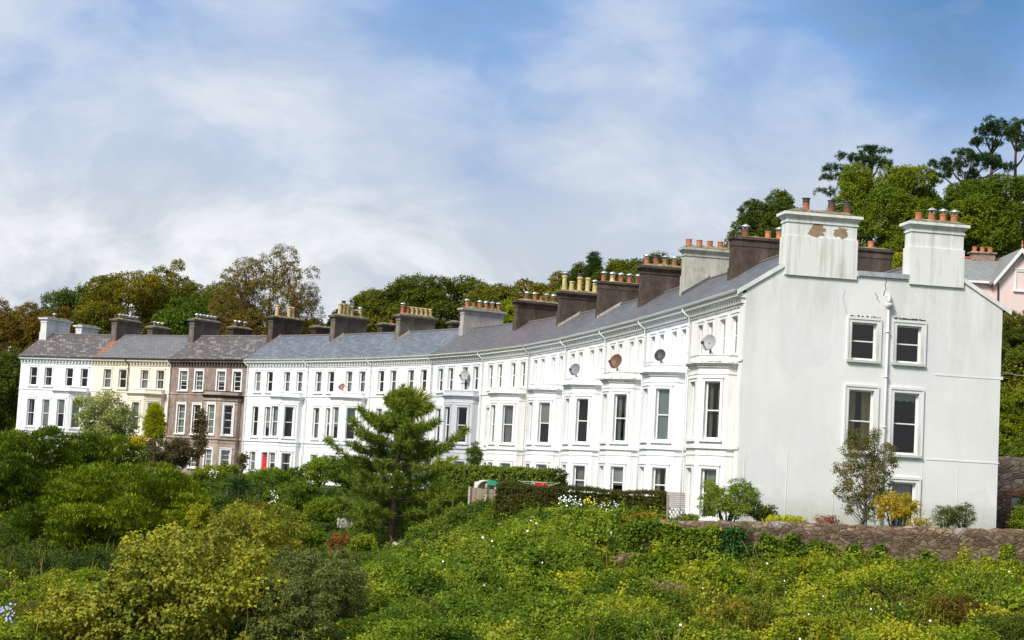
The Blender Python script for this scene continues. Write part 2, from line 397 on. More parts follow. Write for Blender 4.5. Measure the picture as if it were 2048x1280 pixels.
def window(parent,loc,rz,w,h,rnd,style='plain',jm=None,sm=None,dress=None,mat=None):
    jm=jm or WHITE; sm=sm or WHITE
    A,S,G=win_meshes(w,h,style,jm,sm)
    o=link('window',A,parent,loc,rz); link('sash',S,o); link('pane',G,o)
    d=dress or rnd.choice(['curtain','curtain','net','blind','halfblind','halfblind','sides','none','net'])
    c=CLOTHS[rnd.randrange(len(CLOTHS))]; cm=mat or M_curtain(c)
    if d=='curtain':
        k=rnd.uniform(.30,.45)
        m=drape(w,h,-.1,w*k,0,h,1.2); m2=drape(w,h,w*(1-k),w+.1,0,h,1.1); n=len(m.v); m.v+=m2.v; m.f+=[tuple(i+n for i in f) for f in m2.f]; m.m+=m2.m
        m.build('curtain',cm,o,True)
    elif d=='sides':
        drape(w,h,w*.55,w+.1,0,h,1.2).build('curtain',cm,o,True)
    elif d=='net':
        drape(w,h,-.08,w+.08,-.05,h,.9).build('curtain',M_curtain((.62,.63,.62)),o,True)
    elif d=='pelmet':
        m=MB(); n=16
        for i in range(n):
            xa,xb=-.05+(w+.1)*i/n,-.05+(w+.1)*(i+1)/n; za=h-.30-.05*abs(math.sin(i*math.pi/4)); zb=h-.30-.05*abs(math.sin((i+1)*math.pi/4))
            m.face([(xa,.26,za),(xb,.26,zb),(xb,.26,h+.1),(xa,.26,h+.1)])
        m.build('pelmet_blind',M_curtain((.66,.66,.62)),o)
    elif d in('blind','halfblind'):
        k=0. if d=='blind' else rnd.uniform(.3,.6)
        m=MB(); m.box(-.04,w+.04,.2,.215,h*k,h+.02); m.build('roller_blind',mat or M_curtain(rnd.choice([(.66,.66,.62),(.6,.62,.6),(.55,.56,.5)])),o)
    return o

def cowl(mb,x,y,z,r,kind):
    if kind=='hat':
        for k in range(4):
            t=math.pi/4+k*math.pi/2; mb.tube([(x+r*.8*math.cos(t),y+r*.8*math.sin(t),z-.02),(x+r*.8*math.cos(t),y+r*.8*math.sin(t),z+.15)],.018,5,1)
        mb.lathe([(r*1.55,0),(r*1.5,.02),(.03,.12)],(x,y,z+.14),12,1)
        mb.lathe([(r*1.06,0),(r*1.06,.05)],(x,y,z-.05),12,1)
    elif kind=='mesh':
        mb.lathe([(r*1.02,0),(r*1.06,.2),(r*.9,.22)],(x,y,z-.02),12,2); mb.lathe([(r*1.35,0),(r*1.3,.025),(.04,.05)],(x,y,z+.2),12,2)
def pot_mesh(kind,cap):
    k=('pot',kind,cap)
    if k in WCACHE: return WCACHE[k]
    m=MB()
    mat={'o':ORANGEP,'t':TERRA,'b':BROWNP,'y':BUFF,'w':BUFF}[kind[0]]
    h={'s':.36,'l':.22,'m':.62,'x':.95}[kind[1]]; r=.15 if kind[1] in 'sl' else .155
    if kind[0] in 'yw' or kind[1] in 'mx':
        prof=[(r*1.2,0),(r*1.2,.06),(r*1.02,.1),(r*.9,h*.8),(r*1.0,h*.84),(r*1.18,h*.88),(r*1.18,h*.95),(r*.95,h),(r*.78,h),(r*.75,h*.7)]
    else: prof=[(r,0),(r*.98,h*.86),(r*1.08,h*.88),(r*1.08,h),(r*.85,h),(r*.82,h*.5)]
    m.lathe(prof,(0,0,0),14,0)
    if cap: cowl(m,0,0,h,r*.95,cap)
    WCACHE[k]=m.mesh('chimney_pot',[mat,STEEL,COWLD],False); return WCACHE[k]

def stack(parent,k,du0,du1,t0,t1,ztop,mats,pots,x0=0.,zbot=6.9,shoulder=8.98,capmat=None,plain=False,gable=False,rnd=random):
    """chimney on a party wall: k = sideways drift of the wall per metre of depth"""
    m=MB(); zb=lambda z:z+BASE
    def blk(e,za,zc,mi,e2=None):
        e2=e if e2 is None else e2
        def q(ee,z): return [(x0+k*t+d,t,zb(z)) for t,d in ((t0-ee,du0-ee),(t0-ee,du1+ee),(t1+ee,du1+ee),(t1+ee,du0-ee))]
        m.hexa(q(e,za)+q(e2,zc),mi)
    ct=ztop-.12
    blk(0,zbot,shoulder,0); blk(-.045,shoulder-.004,ct-.42,0)
    if plain: blk(-.02,ct-.42,ct-.1,0); blk(.06,ct-.1,ct,0)
    else:
        blk(.0,ct-.42,ct-.34,0); blk(-.03,ct-.34,ct-.26,0); blk(-.02,ct-.26,ct-.12,0,.10); blk(.15,ct-.12,ct,0)
    o=m.build('chimney_stack',mats[0],parent)
    # lumpy mortar top
    f=MB(); n=14; W=du1-du0
    H=[[0]*5 for _ in range(n+1)]
    for i in range(n+1):
        for j in range(5):
            ee=.13 if not plain else .05
            t=t0-ee+(t1-t0+2*ee)*i/n; d=du0-ee+(W+2*ee)*j/4
            edge=min(i,n-i,2)/2*min(j,4-j,1.)
            H[i][j]=(x0+k*t+d,t,zb(ct)+.002+(.15 if not plain else .07)*edge+(mnoise.noise((t*2.1,d*3,ztop))*.05 if edge>0 else 0)+(.015 if 1 else 0))
    for i in range(n):
        for j in range(4): f.face([H[i][j],H[i][j+1],H[i+1][j+1],H[i+1][j]])
    f.build('mortar_top',capmat or M_cap(),o,True)
    for s,kind,cap in pots:
        t=t0+(t1-t0)*s; d=(du0+du1)/2
        link('chimney_pot',pot_mesh(kind,cap),o,(x0+k*t+d,t,zb(ct)+(.1 if not plain else .05)),rnd.uniform(0,3))
    return o

BROWN=M_render((.052,.038,.030),(.096,.072,.058),(.16,.125,.10)); BROWNG=M_render((.085,.068,.058),(.15,.122,.105),(.24,.20,.18))
GREYC=M_render((.30,.275,.265),(.40,.37,.36),(.48,.45,.44)); GREYL=M_render((.34,.33,.27),(.46,.45,.39),(.55,.54,.48)); WSTACK=M_paint((.74,.75,.72),.65,(.34,.33,.24)); WSTACKF=M_paint((.68,.69,.69),.5,(.3,.3,.26))
PATCHY=M_render((.11,.085,.065),(.19,.155,.125),(.34,.31,.28))
SL_DARK=M_slate((.135,.115,.112),(.20,.175,.17),.55,.5); SL_GREY=M_slate((.21,.21,.225),(.27,.265,.275),.12,.1); SL_BLUE=M_slate((.17,.20,.245),(.27,.31,.36),.22,.12)
SL_G2=M_slate((.15,.15,.16),(.20,.20,.21),.1,.15); SL_PURP=M_slate((.165,.14,.155),(.22,.19,.205),.1,.15); SL_BG=M_slate((.15,.165,.185),(.22,.24,.265),.18,.2)
SL_PALE=M_slate((.34,.36,.35),(.44,.46,.45),.2,.25)
WP1=(.79,.80,.81); 
BROWNW=M_render((.16,.115,.095),(.29,.222,.19),(.48,.41,.37)); BROWNB=M_render((.30,.225,.18),(.41,.325,.27),(.5,.42,.36))
hp=lambda *a:a
SPEC={ # wall, bay, trim, roof, gutter, joinery
 1:hp(M_paint((.80,.81,.82),.10),None,None,SL_DARK,M_plain('grey_gutter',(.13,.12,.12))),
 2:hp(M_paint((.79,.715,.59),.14,(.42,.34,.18)),None,None,SL_GREY,M_plain('black_gutter',(.05,.045,.045))),
 3:hp(BROWNW,BROWNB,BROWNB,SL_DARK,M_plain('black_gutter',(.05,.045,.045))),
 4:hp(M_paint((.80,.815,.83),.06),None,None,SL_BLUE,GUTW),
 5:hp(M_paint((.80,.805,.815),.08),None,None,SL_BLUE,GUTW),
 6:hp(M_paint((.80,.80,.80),.10),None,None,SL_BLUE,GUTW),
 7:hp(M_paint((.70,.72,.73),.12),M_paint((.50,.525,.56),.12),M_paint((.58,.60,.63),.15),SL_G2,GUTW),
 8:hp(M_paint((.80,.80,.77),.10),None,None,SL_PURP,GUTW),
 9:hp(M_paint((.81,.815,.83),.08),None,None,SL_G2,PVC),
 10:hp(M_paint((.80,.805,.81),.05),None,None,SL_BG,PVC),
 11:hp(M_paint((.80,.80,.79),.16),None,None,SL_G2,PVC),
 12:hp(M_paint((.80,.82,.84),.04),None,None,SL_G2,PVC),
 13:hp(M_paint((.80,.795,.77),.20),None,None,SL_BG,PVC)}
LABELS={1:"white end house farthest along the crescent, with dark lichened slates and white chimneys",
 2:"cream painted terraced house with smooth grey roof and an orange moss streak",
 3:"unpainted brown rendered terraced house with white window surrounds",
 4:"white terraced house with a bright red front door",
 5:"white terraced house with a small orange dish, right of the red door",
 6:"white terraced house behind the tall pine, below the chimney of seven buff pots",
 7:"pale terraced house with a grey painted bay, next to a wall climber",
 8:"off white terraced house with purplish slate roof, right of the grey bay",
 9:"white terraced house whose dishless bay roof has a brown weathered edge",
 10:"white terraced house with a dark grey dish on its bay roof, above the clipped hedge",
 11:"white terraced house with a large rusty dish on its flaking bay roof",
 12:"bright white terraced house with bird spikes and a small black dish on its bay roof",
 13:"white end house with the broad blank gable wall and two white gable chimneys"}
UP=[(1.05,1.82),(2.62,3.39),(4.82,5.59),(6.40,7.15)]
HOUSE={}
rnd=random.Random(5)
def bis(i):
    ds=[]
    for a,b in ((i-1,i),(i,i+1)):
        if a>=0 and b<len(B): d=B[b]-B[a]; d=d/np.linalg.norm(d); ds.append(np.array([-d[1],d[0]]))
    v=sum(ds); return v/np.linalg.norm(v)
PROF=[(-.40,6.52),(3.1,8.80),(4.85,7.62),(7.05,7.62),(8.3,8.45),(11.75,6.50)]
DEPTH=11.37
for i in range(1,14):
    a,b=B[i-1],B[i]; W=float(np.linalg.norm(b-a)); U=(b-a)/W; I=np.array([-U[1],U[0]])
    th=math.atan2(U[1],U[0])
    dl,dr=bis(i-1),bis(i); kl=float((dl@U)/(dl@I)); kr=float((dr@U)/(dr@I))
    if i==1: kl=0.
    if i==13: kr=0.
    wallm,baym,trimm,roofm,gutm=SPEC[i]; baym=baym or wallm; trimm=trimm or wallm
    H=empty('terraced_house',(a[0],a[1],ZG),th,label=LABELS[i],cat='house',group='houses of the white crescent'); HOUSE[i]=(H,W,th,kl,kr)
    X=lambda u,t: u+t*(kl*(1-u/W)+kr*u/W)
    k=W/7.72; z_=lambda z:z+BASE
    if i==13: k=1.03
    b0,b1=4.02*k,7.33*k
    if i<13: b1=min(b1,W-.06)
    ups=[(p*k,q*k) for p,q in UP]
    if i==13: ups=[(1.30,2.10),(2.80,3.65),(4.72,5.55),(6.42,7.28)]
    cant,pro=1.0,1.42
    # --- walls with real openings
    ops=[(p,q,z_(3.95),z_(5.57)) for p,q in ups]
    ops+=[(p,q,z_(.33),z_(2.75)) for p,q in ups[:2]]
    gops=[(ups[0][0],ups[0][1],z_(-2.45),z_(-.9)),(ups[1][0],ups[1][1],z_(-3.0 if i==4 else -2.45),z_(-.9))]
    if i>=3: ops+=gops
    ops.append((b0+.25,b1-.25,0.05,z_(3.2)))
    m=MB(); seg_wall(m,(0,0),(W,0),0,z_(6.5),ops[:-1]+[ops[-1]],0,.2)
    e=.004
    m.face([(X(W,DEPTH)-e,DEPTH,0),(X(0,DEPTH)+e,DEPTH,0),(X(0,DEPTH)+e,DEPTH,z_(6.35)),(X(W,DEPTH)-e,DEPTH,z_(6.35))],0)
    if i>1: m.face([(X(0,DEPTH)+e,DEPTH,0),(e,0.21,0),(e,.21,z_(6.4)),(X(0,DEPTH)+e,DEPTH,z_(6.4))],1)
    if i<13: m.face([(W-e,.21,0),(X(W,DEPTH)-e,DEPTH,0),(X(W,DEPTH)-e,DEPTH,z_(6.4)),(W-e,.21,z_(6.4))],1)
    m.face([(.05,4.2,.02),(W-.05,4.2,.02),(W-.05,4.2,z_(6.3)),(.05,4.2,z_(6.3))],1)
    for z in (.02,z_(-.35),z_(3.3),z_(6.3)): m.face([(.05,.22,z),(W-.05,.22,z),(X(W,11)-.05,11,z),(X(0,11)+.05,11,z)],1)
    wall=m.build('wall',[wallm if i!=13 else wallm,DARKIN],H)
    # gable ends
    if i==1:
        m=MB(); pts=[(0,DEPTH,0),(0,0,0)]+[(0,max(0,min(DEPTH,t)),z_(z-.1+(.26 if t<0 else (-.0)))) for t,z in PROF]
        m.face(pts,0); m.build('gable_wall',[wallm],H)
    if i==13:
        gm=M_gable((.775,.772,.755)); m=MB()
        gops=[(4.65,5.75,z_(3.98),z_(5.55)),(6.64,7.74,z_(3.98),z_(5.55)),(4.63,5.73,z_(.14),z_(2.72)),(6.63,7.73,z_(.14),z_(2.72)),(6.66,7.72,z_(-3.05),z_(-1.02))]
        seg_wall(m,(W,0),(W,DEPTH),0,z_(6.0),gops,0,.22)
        top=[(0,6.66),(3.1,8.72),(4.85,7.56),(7.05,7.56),(8.3,8.37),(DEPTH,6.62)]
        m.face([(W,0,z_(6.0)),(W,DEPTH,z_(6.0))]+[(W,t,z_(z)) for t,z in top[::-1]],0)
        gw=m.build('gable_wall',[gm],H)
        m=MB()
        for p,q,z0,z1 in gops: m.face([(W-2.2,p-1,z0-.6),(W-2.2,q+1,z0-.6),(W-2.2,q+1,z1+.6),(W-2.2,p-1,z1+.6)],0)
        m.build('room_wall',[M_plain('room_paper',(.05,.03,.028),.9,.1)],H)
        dz=['none','none','curtain','pelmet','net']
        for (p,q,z0,z1),d in zip(gops,dz):
            window(H,(W,p,z0),math.pi/2,q-p,z1-z0,rnd,dress=d,sm=gm,mat=M_curtain((.55,.46,.22)) if d=='curtain' else None)
        # second, wider band round each opening
        m=MB()
        for p,q,z0,z1 in gops:
            for y0,y1,za,zb in ((p-.21,p-.135,z0,z1+.21),(q+.135,q+.21,z0,z1+.21),(p-.135,q+.135,z1+.205,z1+.235)):
                m.box(W-.02,W+.075,y0,y1,za,zb,0)
        m.build('architrave',[gm],gw)
        for q in ((8.4,DEPTH+.02,3.55,3.60,.014),(8.15,DEPTH+.05,-.02,.04,.016),(DEPTH+.021,DEPTH+.10,3.55,3.68,.03)):
            m=MB(); m.box(W-.02,W+q[4],q[0],q[1],z_(q[2]),z_(q[3]),0); m.build('ledge',[gm],gw)
        for t,za,zb in ((2.05,-3.1,-.1),(.22,-3.1,-.1),(9.55,-3.1,-.2),(7.98,-3.0,-.2),(4.1,-3.1,-1.6)):
            m=MB(); m.box(W-.02,W+.012,t,t+.03,z_(za),z_(zb),0); m.build('wall_bead',[gm],gw)
        m=MB(); m.tube([(W-.1,6.2,z_(6.75)),(W+.1,6.2,z_(6.78)),(W+.17,6.2,z_(6.6)),(W+.14,6.2,z_(6.45))],.075,9)
        m.lathe([(.075,0),(.17,.16),(.17,.22),(.1,.22)],(W+.14,6.2,z_(6.2)),12)
        m.tube([(W+.11,6.2,z_(6.22)),(W+.11,6.2,z_(-3.1))],.052,9)
        for z in (5.2,3.3,1.2,-.8): m.lathe([(.085,0),(.085,.07)],(W+.11,6.2,z_(z)),10)
        m.build('downpipe',[PVC],H,True)
        # cracks, exposed patches (flat marks on the render)
        m=MB()
        def crack(pts,wd):
            for (t0,z0),(t1,z1) in zip(pts,pts[1:]): m.face([(W+.004,t0,z_(z0)),(W+.004,t0+wd,z_(z0)),(W+.004,t1+wd*.8,z_(z1)),(W+.004,t1,z_(z1))],0)
        crack([(6.02,7.5),(6.10,7.38),(6.03,7.22),(6.09,7.05),(6.02,6.95),(5.99,6.75)],.035); crack([(5.60,6.85),(5.72,6.68),(5.70,6.6),(5.84,6.45)],.03); crack([(4.3,6.9),(4.22,6.5),(4.36,6.1),(4.42,5.85)],.012)
        m.build('crack',[M_plain('crack_shadow',(.06,.055,.05),.95,.05)],gw)
        m=MB()
        for za,ta,tb in ((5.80,4.5,5.9),(5.83,6.5,7.95)):
            n=26
            for q in range(n):
                t=ta+(tb-ta)*q/n
                if rnd.random()<.7: m.box(W-.01,W+.09,t,t+(tb-ta)/n*rnd.uniform(.6,1),z_(za),z_(za)+rnd.uniform(.01,.05),0)
        m.build('moss_line',[M_plain('dark_moss',(.07,.065,.045),.95,.05)],gw)
    # --- bay
    poly=[(b0,0),(b0,-(pro-cant)),(b0+cant,-pro),(b1-cant,-pro),(b1,-(pro-cant)),(b1,0)]
    m=MB(); fw=b1-b0-2*cant; cl=cant*math.sqrt(2)
    ww=min(.80,fw-.3); cw=.72
    fo=[((fw-ww)/2,(fw+ww)/2,z_(.33),z_(2.75))]; co=[((cl-cw)/2,(cl+cw)/2,z_(.33),z_(2.75))]
    if i>=3:
        fo.append(((fw-ww)/2,(fw+ww)/2,z_(-2.5),z_(-.9))); co.append(((cl-cw)/2,(cl+cw)/2,z_(-2.5),z_(-.9)))
    if i==13: fo[1]=((fw-ww)/2,(fw+ww)/2,z_(-3.0),z_(-.9)); co[1]=((cl-cw)/2,(cl+cw)/2,z_(-2.95),z_(-.9))
    for j,(p,q) in enumerate(zip(poly,poly[1:])): seg_wall(m,p,q,0,z_(3.9),{2:fo,3:co}.get(j,[]),0,.2)
    m.face([(x,y,z_(3.70)) for x,y in poly],0)
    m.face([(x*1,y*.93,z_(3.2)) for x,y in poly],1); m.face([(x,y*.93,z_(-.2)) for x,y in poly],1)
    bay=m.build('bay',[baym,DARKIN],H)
    m=MB()
    band(m,poly,z_(3.34),z_(3.43),.07); band(m,poly,z_(3.432),z_(3.50),.15); band(m,poly,z_(3.502),z_(3.57),.23)
    band(m,poly,z_(3.05),z_(3.10),.03)
    ip=offs(poly,-.16)
    op=offs(poly,.03)
    for j in range(len(poly)-1):
        m.face([(op[j].x,op[j].y,z_(3.9)),(op[j+1].x,op[j+1].y,z_(3.9)),(ip[j+1].x,ip[j+1].y,z_(3.9)),(ip[j].x,ip[j].y,z_(3.9))])
        m.face([(op[j].x,op[j].y,z_(3.84)),(op[j+1].x,op[j+1].y,z_(3.84)),(op[j+1].x,op[j+1].y,z_(3.9)),(op[j].x,op[j].y,z_(3.9))])
        m.face([(ip[j+1].x,ip[j+1].y,z_(3.70)),(ip[j].x,ip[j].y,z_(3.70)),(ip[j].x,ip[j].y,z_(3.9)),(ip[j+1].x,ip[j+1].y,z_(3.9))])
    m.build('bay_cornice',[{3:M_render((.035,.03,.026),(.07,.06,.05),(.13,.11,.095)),11:M_paint((.78,.77,.74),.9,(.2,.17,.12)),13:M_paint((.78,.77,.74),.55,(.3,.26,.18))}.get(i,trimm if i in(7,) else baym)],bay)
    m=MB(); band(m,poly,z_(-.06),z_(.07),.09); band(m,poly,z_(-.34),z_(-.28),.03); band(m,poly,z_(.071),z_(.16),.035)
    m.build('sill_band',[baym],bay)
    if i in(9,13,11):
        m=MB(); o=offs(poly,.235)
        for j in range(len(poly)-1):
            p,q=o[j],o[j+1]; n=10
            for s in range(n):
                if rnd.random()<(.8 if i==9 else .45):
                    pa=p.lerp(q,s/n); pb=p.lerp(q,(s+rnd.uniform(.5,1))/n); zz=rnd.uniform(.015,.045)
                    m.face([(pa.x,pa.y,z_(3.545)),(pb.x,pb.y,z_(3.55)),(pb.x,pb.y,z_(3.55)+zz),(pa.x,pa.y,z_(3.548)+zz)])
        m.build('weathered_edge',[M_plain('bare_edge',(.24,.19,.12),.95,.05)],bay)
    jm=WHITE; sm=WHITE if i==3 else wallm
    bsm=WHITE if i==3 else baym
    st='bars' if i==3 else 'plain'
    fp=(b0+cant,-pro); cpnt=(b1-cant,-pro); a45=math.pi/4
    for (u0,u1,z0,z1) in fo: window(H,(fp[0]+u0,fp[1],z0),0,u1-u0,z1-z0,rnd,st,jm,bsm)
    spec_d={(4,0):('sides',(.10,.09,.12)),(5,0):('halfblind',(.36,.46,.46)),(12,0):('blind',(.45,.54,.53)),(10,0):('none',None),(8,0):('net',None),(11,0):('curtain',(.45,.5,.48)),(13,0):('curtain',(.34,.33,.20)),(9,0):('halfblind',(.6,.6,.56)),
            (10,1):('net',None),(11,1):('halfblind',(.68,.7,.68)),(7,0):('none',None),(3,0):('none',None)}
    for n,(u0,u1,z0,z1) in enumerate(co):
        d=spec_d.get((i,n),(None,None))
        window(H,(cpnt[0]+u0*math.cos(a45),cpnt[1]+u0*math.sin(a45),z0),a45,u1-u0,z1-z0,rnd,st,jm,bsm,d[0],M_curtain(d[1]) if d[1] else None)
    for n,(u0,u1,z0,z1) in enumerate(ops[:-1]):
        if i>=3 and n==len(ops)-2: 
            if i==4:
                d=MB(); w=u1-u0; d.box(.01,w-.01,.10,.15,.01,z1-z0-.45,0)
                for xx in (.12,w/2+.04):
                    for za,zb in ((.2,.75),(.9,1.5)): d.box(xx,xx+w/2-.17,.085,.1,za,zb,0)
                d.box(.01,w-.01,.09,.16,z1-z0-.45,z1-z0-.39,0)
                od=d.build('door',[M_plain('red_gloss',(.62,.02,.025),.3,.5,0,.06)],H,loc=(u0,0,z0))
                d=MB(); d.face([(.02,.13,z1-z0-.39),(w-.02,.13,z1-z0-.39),(w-.02,.13,z1-z0-.01),(.02,.13,z1-z0-.01)]); d.build('fanlight',[M_plain('red_fanlight',(.30,.03,.03),.2,.5)],od)
                d=MB(); b_=.13; h=z1-z0; d.box(-b_,-.004,-.05,.02,0,h+b_); d.box(w+.004,w+b_,-.05,.02,0,h+b_); d.box(-.004,w+.004,-.05,.02,h+.004,h+b_); d.build('door_surround',[wallm],od)
            else: window(H,(u0,0,z0),0,u1-u0,z1-z0,rnd,st,jm,sm)
            continue
        window(H,(u0,0,z0),0,u1-u0,z1-z0,rnd,st,jm,sm,('blind' if rnd.random()<.75 else 'net') if n<4 and i in(9,10,12) else None,M_curtain((.78,.78,.76)) if n<4 and i in(9,10,12) else None)
    # --- strings, cornice, gutter
    l0=(0.003,0); l1=(W-.003,0)
    for z0,z1,p in ((3.60,3.70,.06),(-.05,.08,.09),(-.33,-.27,.03)):
        for q0,q1 in ((l0,(b0-.02,0)),((b1+.02,0),l1)):
            if q1[0]-q0[0]>.1:
                m=MB(); band(m,[q0,q1],z_(z0),z_(z1),p); m.build('string_course',[trimm if i!=3 else BROWNB],wall)
    m=MB(); A=(X(0,-.0)+.003,0); Z_=(X(W,0)-.003,0)
    if i==13: Z_=(W-.0,0)
    def cb(z0,z1,p):
        f0,f1=X(0,-p)+.003,X(W,-p)-.003
        if i==13: f1=W-.02
        m.hexa([(f0,-p,z0),(f1,-p,z0),(Z_[0],.02,z0),(A[0],.02,z0),(f0,-p,z1),(f1,-p,z1),(Z_[0],.02,z1),(A[0],.02,z1)])
    cb(z_(5.92),z_(5.99),.06); cb(z_(6.25),z_(6.30),.24); cb(z_(6.302),z_(6.44),.36)
    nd=int(W/.34)
    for q in range(nd):
        xx=(q+.5)*W/nd; m.hexa([(xx-.085,-.16,z_(6.03)),(xx+.085,-.16,z_(6.03)),(xx+.085,.02,z_(6.03)),(xx-.085,.02,z_(6.03)),(xx-.085,-.22,z_(6.249)),(xx+.085,-.22,z_(6.249)),(xx+.085,.02,z_(6.249)),(xx-.085,.02,z_(6.249))])
    m.build('cornice',[trimm if i!=3 else M_render((.10,.08,.07),(.17,.14,.12),(.25,.21,.19))],wall)
    m=MB(); f0,f1=X(0,-.44)+.002,X(W,-.44)-.002
    n=8
    for q in range(n):
        t0=math.pi+math.pi*q/n; t1=math.pi+math.pi*(q+1)/n
        P=[(f0,-.43+.085*math.cos(t0),z_(6.545)+.095*math.sin(t0)),(f1,-.43+.085*math.cos(t0),z_(6.545)+.095*math.sin(t0)),(f1,-.43+.085*math.cos(t1),z_(6.545)+.095*math.sin(t1)),(f0,-.43+.085*math.cos(t1),z_(6.545)+.095*math.sin(t1))]
        m.face(P)
    m.box(f0,f1,-.345,-.33,z_(6.44),z_(6.55)); m.box(f0,f1,-.525,-.513,z_(6.54),z_(6.56))
    m.build('gutter',[gutm],H)
    # --- downpipe at the left party wall
    if i>=2:
        ux=.12 if i!=2 else 4.05; dm={2:IRON,9:M_plain('rust_pipe',(.46,.43,.39))}.get(i,PVC)
        if i==7: dm=M_plain('grey_pipe',(.42,.43,.42))
        m=MB(); zb=0 if i!=2 else z_(3.75)
        m.tube([(ux-.15,-.43,z_(6.46)),(ux-.15,-.43,z_(6.32)),(ux,-.14,z_(6.05)),(ux,-.12,z_(5.8)),(ux,-.12,z_(3.75)),(ux,-.15,z_(3.65)),(ux,-.15,z_(0.1)),(ux,-.15,zb+.0)] if i!=2 else [(ux-.15,-.43,z_(6.46)),(ux-.15,-.43,z_(6.32)),(ux,-.14,z_(6.05)),(ux,-.12,z_(5.8)),(ux,-.12,zb)],.042,7)
        for z in (5.6,4.4,2.6,1.2):
            if z_(z)>zb: m.lathe([(.06,0),(.06,.06)],(ux,-.13,z_(z)),8)
        m.build('downpipe',[dm],H,True)
    if i==13:
        m=MB(); m.box(7.62,W-.001,-.07,.02,0,z_(5.91)); m.box(7.5,W+.04,-.12,-.071,z_(3.6),z_(3.7)); m.box(7.5,W+.03,-.12,-.071,z_(-.05),z_(.08)); m.build('pilaster',[wallm],wall)
    # --- roof
    m=MB(); m2=MB(); L0,L1=(.0 if i>1 else -.06),(0. if i<13 else .07)
    pr=PROF; n=6
    for (t0,z0),(t1,z1) in zip(pr,pr[1:]):
        for q in range(n):
            ta,tb=t0+(t1-t0)*q/n,t0+(t1-t0)*(q+1)/n; za,zb2=z0+(z1-z0)*q/n,z0+(z1-z0)*(q+1)/n
            m.face([(X(0,ta)+L0,ta,z_(za)),(X(W,ta)+L1,ta,z_(za)),(X(W,tb)+L1,tb,z_(zb2)),(X(0,tb)+L0,tb,z_(zb2))],1 if abs(t0-4.85)<.01 else 0)
    m.face([(X(0,-.4)+L0,-.4,z_(6.46)),(X(W,-.4)+L1,-.4,z_(6.46)),(X(W,-.4)+L1,-.4,z_(6.52)),(X(0,-.4)+L0,-.4,z_(6.52))],0)
    roof=m.build('roof',[roofm,LEAD],H)
    m=MB(); t,z=3.1,8.80
    m.tube([(X(0,t),t,z_(z)),(X(W,t),t,z_(z))],.09,7,0); t,z=8.3,8.45; m.tube([(X(0,t),t,z_(z)),(X(W,t),t,z_(z))],.09,7,0)
    m.build('ridge_tile',[M_plain('ridge_clay',(.14,.125,.12),.8,.2,0,.35,4)],roof)
    if i==13:
        m=MB()
        for (t0,z0),(t1,z1) in zip(pr,pr[1:]):
            if abs(t0-4.85)<.01: m.box(W-.02,W+.10,t0-.04,t1+.04,z_(z0-.10),z_(z0+.10),0); continue
            m.hexa([(W-.01,t0,z_(z0-.17)),(W+.085,t0,z_(z0-.17)),(W+.085,t1,z_(z1-.17)),(W-.01,t1,z_(z1-.17)),(W-.01,t0,z_(z0+.025)),(W+.085,t0,z_(z0+.025)),(W+.085,t1,z_(z1+.025)),(W-.01,t1,z_(z1+.025))],1)
        m.build('verge',[LEAD,gm],roof)
    if i==2:
        m=MB(); r2=random.Random(3)
        for q in range(70):
            t=r2.uniform(.1,2.3); x=X(0,t)+.1+r2.gauss(0,.28)+(2.1-t)*.02; s=r2.uniform(.06,.2); z=6.52+(t+.4)*.6514+.014
            m.face([(x-s,t-s*.6,z_(z-s*.39)),(x+s,t-s*.6,z_(z-s*.39)),(x+s*.8,t+s*.6,z_(z+s*.39)),(x-s*.8,t+s*.6,z_(z+s*.39))])
        m.build('orange_moss',[M_plain('orange_moss',(.30,.135,.07),.95,.05,0,.4)],roof)

# chimneys (part of the house on their right; the gable pair belong to the end house)
P=lambda s,kinds,caps: [(x,k_,c) for x,k_,c in zip(s,kinds,caps)]
lin=lambda n,a=.1,b=.9:[a+(b-a)*j/max(n-1,1) for j in range(n)]
FR={0:(WSTACKF,[(.42,'bl','hat')],10.3),
 1:(BROWNG,P(lin(6,.2),['bl']*6,['hat']*6),10.28),
 2:(BROWNG,P(lin(6,.18,.85),['bl']*6,['hat']*6),10.3),
 3:(BROWN,P([.2,.34,.44,.6,.72,.86],['yx','ts','ts','yx','yx','bm'],[None,None,None,None,None,'mesh']),10.45),
 4:(BROWNG,P([.2,.3,.42,.55,.68,.82],['yx','yx','yx','ym','bs','ym'],[None,'mesh',None,'hat','hat','hat']),10.4),
 5:(PATCHY,P(lin(7,.12,.88),['tm','om','ym','ym','ym','ym','ym'],['hat']+[None]*6),10.2),
 6:(GREYC,P(lin(6,.12,.9),['os']*6,['hat',None,'hat','hat','hat','hat']),10.3),
 7:(BROWN,P([.24,.42,.55,.68,.84],['bs','ts','ts','bs','bs'],['hat','hat',None,'hat','hat']),10.34),
 8:(BROWN,P([.12,.3,.5,.7,.88],['yx','ym','yx','yx','ym'],['hat',None,'mesh',None,'hat']),10.26),
 9:(BROWN,P(lin(5,.12,.9),['ts','ys','ts','ts','bs'],['hat','hat','hat','hat','hat']),10.2),
 10:(BROWN,P(lin(5,.12,.9),['ts','ts','ts','ts','ts'],['hat','mesh','hat','hat','hat']),10.3),
 11:(GREYL,P(lin(5,.1,.92),['os']*5,[None,None,None,None,'hat']),10.44),
 12:(BROWN,P([.25,.66,.86],['bs','os','os'],['hat',None,'hat']),10.05)}
REAR={0:(WSTACKF,[],10.1),1:(BROWNG,P(lin(3,.25,.7),['bl']*3,['hat']*3),10.1),2:(BROWN,P([.25,.45,.75],['bs']*3,['hat']*3),10.1),3:(BROWN,[],10.1),4:(BROWN,[(.5,'bs',None)],10.2),5:(BROWN,[],10.1),12:(BROWN,P([.3,.6],['os','os'],[None,None]),9.98)}
